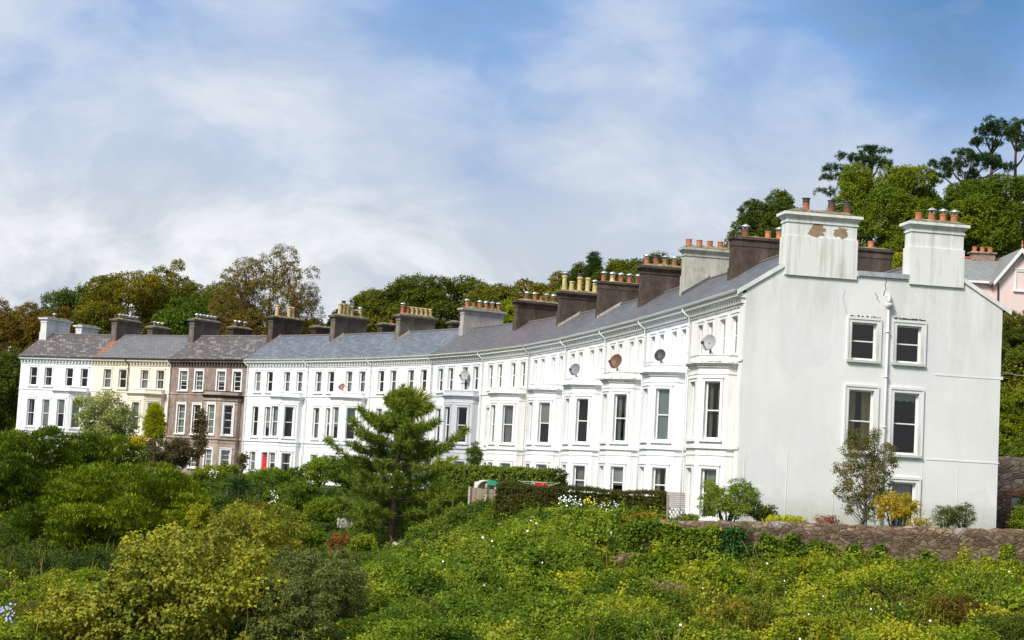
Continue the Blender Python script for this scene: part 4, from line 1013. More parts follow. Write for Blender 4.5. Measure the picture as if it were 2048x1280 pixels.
# ------------------------------------------------------------------ walls
STONE=M_stone((.125,.082,.052),(.20,.14,.09),(.29,.215,.15),(.17,.125,.085)); STONEB=M_stone((.09,.065,.055),(.14,.10,.085),(.20,.16,.14),(.10,.085,.075),2.2,4.2)
def rubble_wall(o_name,label,pts,th,mat,seed,coping=True):
    """pts: (x,y,zbase,ztop); a lumpy wall with an irregular top"""
    o=empty(o_name,(pts[0][0],pts[0][1],pts[0][2]),0,label=label,cat='wall'); off=Vector(o.location)
    m=MB(); V=[Vector(p[:2]) for p in pts]; seg=0.14
    prof=[]  # samples along
    for i in range(len(pts)-1):
        L=(V[i+1]-V[i]).length; n=max(2,int(L/seg))
        for q in range(n+(1 if i==len(pts)-2 else 0)):
            f=q/n; p=V[i].lerp(V[i+1],f); d=(V[i+1]-V[i]).normalized(); prof.append((p,Vector((d.y,-d.x)),pts[i][2]*(1-f)+pts[i+1][2]*f,pts[i][3]*(1-f)+pts[i+1][3]*f))
    rows=12; G=[]
    for p,nr,zb,zt in prof:
        col=[]
        top=zt+.07*mnoise.noise((p.x*1.9,p.y*1.9,seed))+.05*mnoise.noise((p.x*6,p.y*6,seed))
        for j in range(rows+1):
            z=zb+(top-zb)*j/rows; k=.05*mnoise.noise((p.x*2.6,z*4,seed+p.y*2.6))+.03*mnoise.noise((p.x*7,z*9,p.y*7))
            e=th/2+k+(.05 if coping and j>=rows-2 else 0); q=p+nr*e; col.append((q.x-off.x,q.y-off.y,z-off.z))
        for e,dz in ((th*.28,.05),(-th*.28,.05),(-th/2,0)):
            q=p+nr*(e+.04*mnoise.noise((p.x*5,p.y*5,e*7))); col.append((q.x-off.x,q.y-off.y,top-off.z+dz+.05*mnoise.noise((p.x*4,p.y*4,e*9+seed))))
        q=p-nr*th/2; col.append((q.x-off.x,q.y-off.y,zb-off.z)); G.append(col)
    n=len(m.v)
    for a,b in zip(G,G[1:]):
        for j in range(len(a)-1): m.face([a[j],b[j],b[j+1],a[j+1]])
    m.face(G[0][::-1]); m.face(G[-1])
    me=m.mesh(o_name,[mat],True)
    import bmesh
    bm=bmesh.new(); bm.from_mesh(me); bmesh.ops.remove_doubles(bm,verts=bm.verts,dist=.002); bm.to_mesh(me); bm.free()
    return o,link('stonework',me,o)
wp=[]
for px,py in ((1255,1052),(1310,1044),(1500,1046),(1700,1052),(1900,1058),(2048,1062),(2260,1068),(2520,1078)):
    x=(px-1024)/F*61; 
    for _ in range(3): x=(px-1024)/F*wall_y(x)
    y=wall_y(x); t=at(px,py,y); wp.append((t[0],y,tz(t[0],y-1.2)-.6,t[2]))
rubble_wall('garden_wall',"long brown rubble stone wall with ivy, in front of the white gable",wp,.5,STONE,2.2)
# retaining wall exposed at the foot of the ivy bank
rp=[at(1040,1225,55.5),at(1090,1180,56.5),at(1150,1120,57.6),at(1200,1095,58.6),at(1262,1062,59.7)]
rubble_wall('retaining_wall',"half buried stone wall stepping down through the ivy left of the long wall",[(p[0],p[1],p[2]-2.9,p[2]-.7) for p in rp],.5,STONE,5.1,False)
# brick edged wall on the right, behind the gabled house
bp=[at(1985,914,88),at(2048,918,87.5),at(2200,924,87),at(2420,936,86.5)]
bw,_=rubble_wall('boundary_wall',"tall dark stone wall with a doorway, right of the white gable",[(p[0],p[1],ZG-.3,p[2]) for p in bp],.5,STONEB,8.4)
p=at(2012,1055,86.9); m=MB()
loc=Vector((p[0],p[1]-.06,ZG))-Vector(bw.location)
BR=M_stone((.20,.07,.045),(.26,.10,.06),(.30,.14,.09),(.18,.13,.10),4.5,13)
m.box(-.08,.14,-.18,.0,.0,1.85); m.box(1.25,1.5,-.18,0,0,1.85); m.box(-.25,1.6,-.18,0,1.85,2.12)
m.build('brick_surround',[BR],bw,loc=loc)
m=MB(); m.box(.14,1.25,-.12,-.02,0,1.85); m.build('door',[M_plain('grey_door',(.20,.21,.22),.6,.3,0,.1)],bw,loc=loc)
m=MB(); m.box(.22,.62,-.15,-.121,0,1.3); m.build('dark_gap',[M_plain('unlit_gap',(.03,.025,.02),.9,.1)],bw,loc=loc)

# ------------------------------------------------------------------ pink house on the hill
def pink_house():
    d=108; s=d/F; c=at(1950,620,d); z0=tz(c[0]+3,c[1]+4)-1
    o=empty('hillside_house',(c[0],c[1],z0),0,label="pink house with pale slate gables on the hill at the right edge",cat='house')
    L=lambda px,py,dd=d: at(px,py,dd)-np.array([c[0],c[1],z0])
    pink=M_paint((.78,.62,.585),.12,(.45,.33,.30)); wt=M_plain('barge_paint',(.76,.76,.75),.5,.3,0,.05)
    e=L(1990,557)[2]; xl=L(1934,560)[0]; rdg=L(1980,503)[2]+.1
    gl,gr,ga=L(1995,557)[0],L(2085,562)[0],L(2036,497)
    m=MB(); m.box(xl,gr+8,1.0,8,-1,e)                       # main range
    m.box(gl+.0,gr,.0,1.0,-1,e)                              # projecting gable
    m.face([(gl,0,e),(gr,0,e),((gl+gr)/2,0,ga[2]-.12)]); m.face([(xl,1,e),(xl,8,e),(xl,4.5,rdg-.1)][::-1])
    m.build('wall',[pink],o)
    m=MB(); ym=4.5
    def slab(a,b,cc,dd,t=.1):
        lo=[Vector(q)-Vector((0,0,t)) for q in (a,b,cc,dd)]; m.hexa([tuple(q) for q in lo]+[a,b,cc,dd])
    slab((xl-.25,.75,e-.12),(gl+.5,.75,e-.12),(gr+8,ym,rdg),(xl-.25,ym,rdg)); slab((xl-.25,ym,rdg),(gr+8,ym,rdg),(gr+8,8.3,e-.1),(xl-.25,8.3,e-.1))
    gm_=(gl+gr)/2; slab((gl-.3,-.3,e-.25),(gm_,-.3,ga[2]),(gm_,ym,ga[2]),(gl-.3,ym,e-.25)); slab((gm_,-.3,ga[2]),(gr+.3,-.3,e-.25),(gr+.3,ym,e-.25),(gm_,ym,ga[2]))
    rf=m.build('roof',[SL_PALE],o)
    m=MB()
    for xa,za,xb,zb in ((gl-.3,e-.28,gm_,ga[2]-.03),(gr+.3,e-.28,gm_,ga[2]-.03)):
        m.hexa([(xa,-.36,za-.2),(xb,-.36,zb-.24),(xb,-.305,zb-.24),(xa,-.305,za-.2),(xa,-.36,za+.06),(xb,-.36,zb+.06),(xb,-.305,zb+.06),(xa,-.305,za+.06)] if xa<xb else [(xb,-.362,zb-.24),(xa,-.362,za-.2),(xa,-.307,za-.2),(xb,-.307,zb-.24),(xb,-.362,zb+.06),(xa,-.362,za+.06),(xa,-.307,za+.06),(xb,-.307,zb+.06)])
    m.box(xl-.25,gl-.3,.68,.74,e-.24,e-.1); m.tube([(xl-.3,.7,e-.2),(xl-.3,ym,rdg-.08)],.07,5)
    m.build('bargeboard',[wt],o)
    m=MB(); m.lathe([(.06,0),(.1,.1),(.03,.3),(.07,.38),(.0,.5)],(gm_,-.3,ga[2]),8); m.build('finial',[TERRA],rf)
    m=MB(); m.tube([(xl,ym,rdg+.04),(gr+8,ym,rdg+.04)],.1,6); m.build('ridge_tile',[TERRA],rf)
    w=L(2033,545); window(o,(w[0],0,L(2033,580)[2]),0,.95,1.15,rnd,'plain',WHITE,wt,'net'); window(o,(w[0]+1.25,0,L(2033,580)[2]),0,.95,1.15,rnd,'plain',WHITE,wt,'net')
    q=L(2004,495); m=MB(); m.box(q[0]-.75,q[0]+.75,4.2,4.9,rdg-.2,rdg+.35); m.box(q[0]-.85,q[0]+.85,4.1,5.0,rdg+.35,rdg+.45)
    ch=m.build('chimney_stack',[M_stone((.35,.2,.15),(.42,.26,.2),(.48,.33,.28),(.4,.34,.3),4,12)],o)
    for k in (-.5,0,.5): link('chimney_pot',pot_mesh('os',None),ch,(q[0]+k,4.55,rdg+.45))
    m=MB(); m.tube([(gl+.05,-.06,e-.3),(gl+.05,-.06,.0)],.05,6); m.build('downpipe',[IRON],o)
pink_house()
m=MB(); a,b=at(1996,743,80.5),at(2140,756,92); n=14
P_=[Vector(a).lerp(Vector(b),i/n)-Vector((0,0,.5*4*(i/n)*(1-i/n)*.25)) for i in range(n+1)]
o=empty('utility_cable',a,0,label="thin pale cable running from the gable corner to the right edge",cat='cable')
m.tube([p-Vector(a) for p in P_],.018,5); m.build('wire',[M_plain('cable_sheath',(.5,.5,.5),.6,.2)],o)

# ------------------------------------------------------------------ lower slope: brambles, bindweed and ivy
bank('undergrowth',BANKC,in_px(1180,2420,38,60,lambda px,d:d<wall_y((px-1024)/F*d)-2.7),430,(.45,1.35),2.9,1.9,hf=.85,lift=-.4,relief=.75,tbase=.60,tvar=.50,nscale=1.3,asp=.8)
bank('undergrowth',BANKC,in_px(1150,1360,40,59.0),50,(.5,1.2),2.9,1.8,hf=.95,lift=-.4,relief=.7,tbase=.5,tvar=.5,nscale=1.3,asp=.8)
def ivyc(px,d):
    x=(px-1024)/F*d; return (d>61.5 or px<1200 or d<57) and (d<63.2 or px<1000)
def keep_gap(P):   # leave the bare patches of the retaining wall open
    ok=np.ones(len(P),bool)
    for (q,r) in ((at(1112,1172,56.7),.42),(at(1150,1140,57.4),.26),(at(1088,1190,56.2),.32),(at(1282,1105,59.9),.5)): ok&=np.linalg.norm((P-q)*np.array([1,.25,1]),axis=1)>r
    return ok
bank('undergrowth',BANKC,in_px(1290,2420,54,62,lambda px,d:-3.2<d-wall_y((px-1024)/F*d)<-.5),230,(.22,.5),2.7,1.9,hf=.8,lift=-.1,relief=.3,tbase=.58,tvar=.5,nscale=1.3,asp=.8)
bank('ivy_carpet',IVYC,in_px(780,1330,40,70,ivyc),460,(.5,1.25),2.6,1.9,hf=1.0,lift=-.4,relief=.7,tbase=.5,tvar=.45,nscale=1.2,asp=.85,keep=keep_gap)
bank('ivy_carpet',IVYC,in_px(985,1345,61.5,69.5,lambda px,d:d<69.0-(px-985)*.004),190,(.2,.46),2.6,2.0,hf=.8,lift=-.06,tbase=.55,tvar=.45,nscale=1.2,asp=.85,base=4,sprig=.6)
bank('ground_cover',GREEN,in_px(560,1010,60,100),300,(.5,1.1),2.5,1.6,hf=.8,lift=-.4,relief=.5,tbase=.42,tvar=.4,nscale=.7,asp=.7)
bank('ground_cover',DKGREEN,in_px(-60,620,66,128),560,(.5,1.1),2.2,1.3,hf=.6,tbase=.35,tvar=.3,nscale=.5,asp=.7)
bank('ground_cover',BANKC,in_px(-60,880,38,62),310,(.4,1.0),2.8,1.5,hf=.8,lift=-.3,tbase=.5,tvar=.3,nscale=.8,asp=.8)
# ivy on the long wall: patches hanging down the stone
def wall_ivy(label,pxs,cols,tb=.5,name='ivy'):
    P_=[];N_=[]
    for px,pt,pb,hw,n in pxs:
        for _ in range(n):
            f=RNG.random(); q=px+RNG.normal(0,.5)*hw*(1-.35*abs(f-.5)*2); py=pt+(pb-pt)*f
            x=(q-1024)/F*60.5
            for _ in range(2): x=(q-1024)/F*(wall_y(x)-.36)
            y=wall_y(x)-.32-RNG.random()*.12; P_.append(at(q,py,y)); N_.append((0,-1,.25))
    P_=np.array(P_); N_=unit(np.array(N_)); o_=P_.mean(0)
    L=.11; LEAFN[0]+=len(P_)*7
    o=empty(name,o_,0,label=label,cat='ivy',group='ivy growing on the long stone wall')
    link('leaves',foliage_mesh('leaves',P_-o_,N_,.11,7,L,L*.9,M_leaf(tuple(cols),.25),'broad',tb,.3,3,.25,2.),o)
wall_ivy("mixed light green ivy at the left end of the long stone wall",[(1330,1052,1150,34,380),(1395,1058,1150,50,560),(1360,1090,1160,50,300),(1425,1052,1085,14,60),(1345,1048,1080,10,50)],IVYC,.62)
wall_ivy("ragged ivy swallowing the broken left end of the long stone wall",[(1262,1050,1140,22,330),(1300,1040,1075,40,140)],IVYC,.5)
wall_ivy("dark glossy ivy clump hanging from the top of the long stone wall",[(1460,1058,1140,34,420),(1480,1090,1150,40,260)],((.008,.03,.012),(.02,.06,.022),(.045,.10,.025),(.09,.14,.03)),.45)
wall_ivy("thin straggling ivy in the middle of the long stone wall",[(1545,1075,1140,30,200),(1580,1070,1110,16,70),(1530,1062,1100,8,30),(1705,1090,1130,20,50),(1760,1085,1120,14,30),(1850,1100,1140,12,26)],IVYC,.4)
wall_ivy("rounded ivy hummock with white flowers on the long stone wall",[(1635,1085,1130,32,330),(1610,1100,1140,50,220)],GREEN,.5)
wall_ivy("two yellow green ivy strands near the right end of the long stone wall",[(2012,1090,1160,10,110),(1972,1115,1160,9,70),(1990,1125,1160,4,25)],YELLOWG,.35)
def shrub(label,px,top,wpx,d,cols,bot,name='shrub',cat='shrub',**k):
    k.setdefault('K',12); k.setdefault('group',None)
    return plant(name,label,cat,px,top,wpx,d,cols,bot=bot,tree=False,**k)
BS=[("rough bramble mound with reddish leaves low on the right of the bank",1900,1180,150,47,((.05,.03,.012),(.08,.06,.015),(.07,.10,.015),(.12,.14,.02)),1290,.35,3.2,.7),
 ("large leaved pale green plants in front of the long wall",1680,1112,170,57,YELLOWG,1165,.25,4.6,.95),("dark nettle like clump at the bottom right",2010,1215,150,43,DKGREEN,1330,.6,2.6,.4),
 ("bushy bright bramble heap below the middle of the long wall",1790,1135,190,55,BANKC,1210,.75,3.2,.8),("olive bramble heap at the bottom right of centre",1500,1195,210,45,OLIVE,1320,.55,3.0,.7),
 ("brownish bramble thicket under the left end of the long wall",1400,1175,170,50,((.06,.04,.018),(.09,.075,.02),(.10,.12,.02),(.15,.16,.03)),1270,.4,2.8,.6),("green bramble mound in the bottom corner on the right",1990,1150,170,52,IVYC,1240,.5,3.0,.75),
 ("fresh yellow green bramble heap at the bottom edge, right of centre",1640,1225,190,42.5,YELLOWG,1340,.35,3.4,.75),("ivy hummock crowning the bank left of the long wall",1180,1035,150,64,IVYC,1110,.6,2.8,.85),
 ("bulging ivy mound halfway down the bank",1010,1110,190,58,IVYC,1230,.5,3.0,.85),("ivy bulge beside the exposed stone",1230,1140,120,55,IVYC,1250,.45,3.0,.85),("leafy heap at the bottom centre below the ivy bulges",1120,1215,200,47,BANKC,1330,.5,3.0,.8),
 ("rusty tinted scrub at the bottom, left of the bramble thicket",1270,1215,170,45.5,((.05,.035,.012),(.08,.07,.015),(.11,.12,.02),(.17,.16,.03)),1330,.45,3.0,.65)]
for l,px,top,w_,d,c_,bt,tb,lp,asp in BS: shrub(l,px,top,w_,d,c_,bt,name='bramble',cat='bramble',tbase=tb,K=34,lobe=(.16,.32),tvar=.45,leafpx=lp,asp=asp,cov=2.2,group='brambles and ivy heaps on the lower bank',flat=.8)
# bindweed flowers scattered over the bank
def flowers(name,n,fn,r,mat,lift=(.35,.75)):
    m=MB(); xy=fn(n); z=terr(xy[:,0],xy[:,1])
    for (x,y),zz in zip(xy,z):
        c=Vector((x,y,zz+RNG.uniform(*lift))); d=Vector((RNG.normal()*.4,-1,RNG.uniform(.2,.9))).normalized(); e1=d.cross(Vector((0,0,1))).normalized(); e2=e1.cross(d); rr=r*RNG.uniform(.7,1.2)
        ring=[c+d*rr*.6+(e1*math.cos(t)+e2*math.sin(t))*rr for t in [2*math.pi*k/7 for k in range(7)]]
        for k in range(7): m.face([c,ring[k],ring[(k+1)%7]])
    return tag(m.build(name,[mat]),kind='stuff')
def grass_stems(n,fn,cols):
    xy=fn(n); z=terr(xy[:,0],xy[:,1]); P_=np.stack([xy[:,0],xy[:,1],z+RNG.uniform(.1,.6,n)],1); ax=np.array([0,0,1.])+RNG.normal(0,.4,(n,3))
    LEAFN[0]+=n; me=leaf_mesh('grass_stems',P_,ax,unit(RNG.normal(0,.5,(n,3))+np.array([0,-1,.2])),RNG.uniform(.35,.95,n),.022,RNG.random(n),M_leaf(cols,.3),.1)
    tag(link('grass_stems',me),kind='stuff')
STRAW=((.07,.09,.02),(.12,.12,.035),(.17,.14,.06),(.12,.08,.04))
grass_stems(700,in_px(1150,2120,38,59.5,lambda px,d:(math.sin(px*.013+d)*math.sin(px*.031-d*.7)>.1) and d<wall_y((px-1024)/F*d)-.6),STRAW)
grass_stems(350,in_px(-40,1000,40,80,lambda px,d:math.sin(px*.017+d)*math.sin(px*.029-d*.6)>.15),STRAW)
WFL=M_plain('white_petal',(.80,.80,.78),.6,.2,0,.05)
flowers('bindweed_flowers',42,in_px(1380,2120,40,59,lambda px,d:d<wall_y((px-1024)/F*d)-.5),.032,WFL,(.35,.85))
flowers('bindweed_flowers',24,in_px(830,1250,48,68),.038,WFL,(.35,.9))

# ------------------------------------------------------------------ garden by the terrace
def hedge(label,pts,hh,th,cols,leafpx,seed,tb=.45,toplight=None,cov=2.4,name='hedge'):
    """clipped hedge along pts (x,y,z) with flat top"""
    o=empty(name,pts[0],0,label=label,cat='hedge'); o0=np.array(pts[0]); core=MB(); P_=[];N_=[]
    for a,b in zip(pts,pts[1:]):
        a=np.array(a)-o0; b=np.array(b)-o0; L=np.linalg.norm(b-a); u=(b-a)/L; n=unit(np.array([u[1],-u[0],0]))
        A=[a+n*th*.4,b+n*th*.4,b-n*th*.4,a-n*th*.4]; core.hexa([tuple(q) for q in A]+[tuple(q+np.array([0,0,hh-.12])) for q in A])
        s=np.linalg.norm(o0[:2])/F; l=leafpx*2*s; k=int(cov*L*(hh+th)/(l*l*.35)/8)
        f=RNG.random(k); side=RNG.random(k)<hh/(hh+th*1.0)
        p=a+f[:,None]*(b-a); h=RNG.random(k)*hh; off=np.where(side,th*.5,RNG.uniform(-.5,.5,k)*th)
        p=p+n*off[:,None]; p[:,2]+=np.where(side,h,hh)+RNG.normal(0,.03,k)+.05*np.sin(f*L*2.1+seed)*np.where(side,h/hh,1); N_.append(np.where(side[:,None],n+np.array([0,0,.2]),np.array([0,0,1.])+n*.2)); P_.append(p)
        ke=max(8,int(k*.12))
        for e,q in ((a,-u),(b,u)): P_.append(e+q*.02+n*RNG.uniform(-.5,.5,ke)[:,None]*th+np.array([0,0,1])*(RNG.random(ke)*hh)[:,None]); N_.append(np.tile(q,(ke,1)))
    P_=np.vstack(P_); N_=unit(np.vstack(N_)); LEAFN[0]+=len(P_)*8
    link('foliage',foliage_mesh('foliage',P_,N_,l*1.3,8,l,l*.6,M_leaf(tuple(cols),.25),'broad',tb,.3,seed,.3,1.3),o)
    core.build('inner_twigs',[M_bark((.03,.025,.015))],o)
    return o
def gp(px,py,d): q=at(px,py,d); return q
q0=at(1000,985,70.5); q1=at(1332,984,69.0); zt=at(1150,978,70)[2]
hedge("long clipped dark hedge with an olive top in front of the white bays",[(q0[0],q0[1],zt-1.15),(q1[0],q1[1],zt-1.15)],1.15,.9,HEDGED,1.7,1,.42)
q0=at(880,942,99); q1=at(1118,950,92); 
hedge("bright green laurel hedge behind the wooden fence",[(q0[0],q0[1],ZG-.1),((q0[0]+q1[0])/2,(q0[1]+q1[1])/2,ZG-.1),(q1[0],q1[1],ZG-.1)],at(1000,938,96)[2]-ZG+.1,1.3,GREEN,2.3,4,.55)
shrub("olive topped hedge shrub in front of the brown house bay",440,921,110,128,YELLOWG,985,flat=.6,tbase=.3,K=10,depth=.6)
shrub("silvery willow bush in front of the cream house",217,782,135,132,SILVER,900,K=22,lobe=(.18,.32),cov=2.0,tvar=.25,name='willow_bush',cat='willow')
plant('golden_conifer',"small golden yellow cone shaped conifer in front of the cream house",'conifer',312,802,62,128,GOLDCON,bot=885,K=22,tree=True,tbase=.4,mode='spray',asp=.45,tvar=.3,cone=.85,cov=5)
shrub("bright orange leaved shrub beside the golden conifer",277,868,40,122,ORANGE,905,K=7)
shrub("purple brown shrub in front of the brown house",345,868,110,122,PURPLE,950,K=16,cov=2.2,lobe=(.2,.36),name='purple_shrub')
shrub("tall dark climber covering the left of the brown bay",404,815,24,137.5,PURPLE,930,K=12,flat=1.,tbase=.6,depth=.4,name='climber',cat='climber')
shrub("leafy green climber on the wall beside the grey bay",950,884,32,114.6,GREEN,938,K=12,flat=1.1,tbase=.42,depth=.35,name='climber',cat='climber',leafpx=1.8)
shrub("dark leafy wall plant at the foot of the drainpipe beside the brown house",487,905,18,135,PURPLE,945,K=6,flat=1.2)
# yews and large shrubs at the left
YG='dark yews on the left of the slope'
def yew(label,px,top,wpx,d,bot,**k):
    return plant('yew_tree',label,'yew',px,top,wpx,d,k.pop('cols',YEWC),bot=bot,group=YG,mode='spray',asp=.26,leafpx=k.pop('leafpx',4.2),K=k.pop('K',44),lobe=(.15,.27),flat=.5,fill=.35,tbase=k.pop('tbase',.46),tvar=.34,per=14,cov=k.pop('cov',2.6),transl=.2,r0=.16,**k)
yew("large dome shaped yew in the middle of the left slope",262,905,330,86,1160,K=70,depth=.9,tbase=.52)
yew("bright topped yew below the farthest white house",75,842,215,112,1020,tbase=.46)
yew("spreading yew in front of the cream house",205,852,190,116,1000,tbase=.38)
yew("deep green yew at the left edge halfway down the slope",15,880,150,102,1100,tbase=.36)
yew("low dark yew between the dome yew and the left edge",120,985,190,92,1150,tbase=.28)
yew("small yew on the right flank of the dome yew",375,940,110,90,1090,K=18,tbase=.4)
shrub("bright green elder like shrub under the dome yew",150,1125,150,60,YELLOWG,1240,K=14,tbase=.4,lobe=(.25,.4),leafpx=2.8)
shrub("dull olive shrub at the lower left edge",15,1105,120,62,OLIVE,1260,K=12,tbase=.3)
shrub("shadowy shrub beneath the dome yew, left of the bright one",70,1130,130,70,DKGREEN,1240,K=10,tbase=.4)
shrub("dark leafy shrub below the right side of the dome yew",330,1120,150,70,DKGREEN,1230,K=12,tbase=.4)
flowers('hydrangea_flowers',70,in_px(-5,75,44,47),.032,M_plain('blue_petal',(.35,.42,.70),.6,.2,0,.2),(.5,.75))
# foreground sycamore scrub
SG='foreground trees at the foot of the slope'
plant('sycamore_tree',"yellowing sycamore at the bottom of the photo, leaves turning gold on its left",'tree',405,1058,390,44,SYCC,bot=1400,K=75,group=SG,leafpx=4.6,cov=2.4,lobe=(.13,.25),asp=.85,tbase=.40,tvar=.42,nscale=.7,upb=.7,depth=.7)
plant('sycamore_tree',"young sycamore with pale upright shoots behind the yellowing one",'tree',352,1030,230,50,SYCC,bot=1300,K=22,group=SG,leafpx=4.2,cov=1.8,lobe=(.2,.34),asp=.85,tbase=.62,tvar=.3,upb=.7)
plant('sycamore_tree',"low yellow sycamore in the bottom left of the photo",'tree',225,1150,330,44,SYCC,bot=1400,K=50,group=SG,leafpx=4.6,cov=2.2,lobe=(.13,.25),asp=.85,tbase=.58,tvar=.38,upb=.7,depth=.7)
shrub("grey green clematis covered bush right of the yellowing sycamore",640,1075,210,47,GREYG,1330,K=46,leafpx=3.0,tbase=.48,lobe=(.2,.34),name='clematis_bush')
shrub("dark grey green bush at the bottom centre with seed heads",590,1150,200,43.5,GREYG,1360,K=40,leafpx=3.4,tbase=.40,lobe=(.16,.3))
shrub("dense green bush below the pine trunk",770,1128,190,52,IVYC,1330,K=44,leafpx=3.0,tbase=.35,lobe=(.22,.34))
shrub("dusky olive bush at the bottom between the clematis and the ivy bank",850,1190,170,47,GREYG,1340,K=20,leafpx=2.6,tbase=.4,lobe=(.22,.34))
plant('sycamore_tree',"olive scrub tree with yellow sprigs in front of the pine, left",'tree',520,985,210,66,SYCC,bot=1180,K=26,leafpx=3.0,cov=2.0,group=SG,tbase=.48,tvar=.4,lobe=(.2,.34))
# mid slope shrubs
MS=[("round green shrub below the brown house",395,952,100,104,GREEN,1030,.42),("mixed yellow green shrub left of the spiky cordyline",430,985,80,98,YELLOWG,1050,.2),("grey green shrub below the red door",560,930,120,112,IVYC,985,.5),
 ("feathery tall shrub right of the red door",640,903,70,116,IVYC,975,.65),("dense laurel like shrub behind the pine, left",700,905,110,112,GREEN,985,.45),("green bush left of the pine crown",600,960,120,92,GREEN,1040,.5),
 ("yellow berried shrub in the middle of the slope",510,1000,90,90,GOLD,1070,.40),("broad light green bush beside the pine foot",665,985,110,89,YELLOWG,1060,.22),("reddish bronze shrub left of the pine trunk",688,1062,60,80,((.05,.04,.02),(.11,.07,.03),(.16,.07,.035),(.2,.1,.05)),1115,.5),
 ("pale variegated bush right of the red bronze shrub",725,1065,60,78,BANKC,1120,.6),("dark shrub under the pine on the right",900,1060,90,78,IVYC,1110,.3),("rounded bright bush right of the pine trunk",895,1005,60,86,YELLOWG,1055,.3),
 ("lime green low bush before the wooden fence",945,1012,80,79,YELLOWG,1060,.42),("bushy green mound right of the fence",1015,990,80,72,BANKC,1060,.45),("tall light green shrub standing over the ivy bank",1050,985,90,71.5,BANKC,1040,.5),
 ("green mound in the dark hollow of the bank",930,1050,110,70,DKGREEN,1110,.6),("dim green shrub behind the cordyline",520,945,90,108,IVYC,1000,.35),("lavender grey bush under the pine",870,1040,60,81,GREYG,1075,.55),
 ("fresh green bush beside the garden path",610,1040,90,78,BANKC,1110,.5),("yellow green sapling in front of the dome yew",405,1000,60,78,YELLOWG,1080,.55)]
for l,px,top,w_,d,c_,bt,tb in MS: shrub(l,px,top,w_,d,c_,bt,tbase=tb,K=12,lobe=(.25,.42),tvar=.35,group='mixed garden shrubs on the slope')
def spiky(label,px,py,d,R_,n,cols,trunk_py=None,droop=.25,width=.06,name='cordyline',tb=.5):
    c=at(px,py,d); z0=tz(c[0],c[1]); o=empty(name,(c[0],c[1],z0),0,label=label,cat='palm' if trunk_py else 'spiky plant')
    d_=rdir(n); d_[:,2]=d_[:,2]*.9+.15; d_=unit(d_); h=c[2]-z0
    me=leaf_mesh('leaves',np.array([0,0,h])+d_*.08,d_-np.array([0,0,droop])*RNG.random((n,1)),rdir(n),R_*RNG.uniform(.7,1.1,n),width,tb+RNG.normal(0,.2,n),M_leaf(tuple(cols),.2),.1)
    link('leaves',me,o); m=MB(); m.tube([(0,0,-.3),(.05,0,h*.5),(0,0,h)],[.13,.1,.08],7); m.build('trunk',[M_bark((.14,.11,.08))],o,True)
spiky("cabbage palm with a round head of sword leaves rising behind the pine top",826,806,97,1.25,520,((.05,.07,.01),(.09,.11,.016),(.15,.16,.025),(.22,.19,.05)),True)
spiky("dark green spiky cordyline in the middle of the slope",478,972,97,.85,260,PINEC,None,.1,.06,tb=.6)
spiky("smaller spiky cordyline left of the dark one",455,966,100,.6,160,GREEN,None,.1,.05,tb=.3)

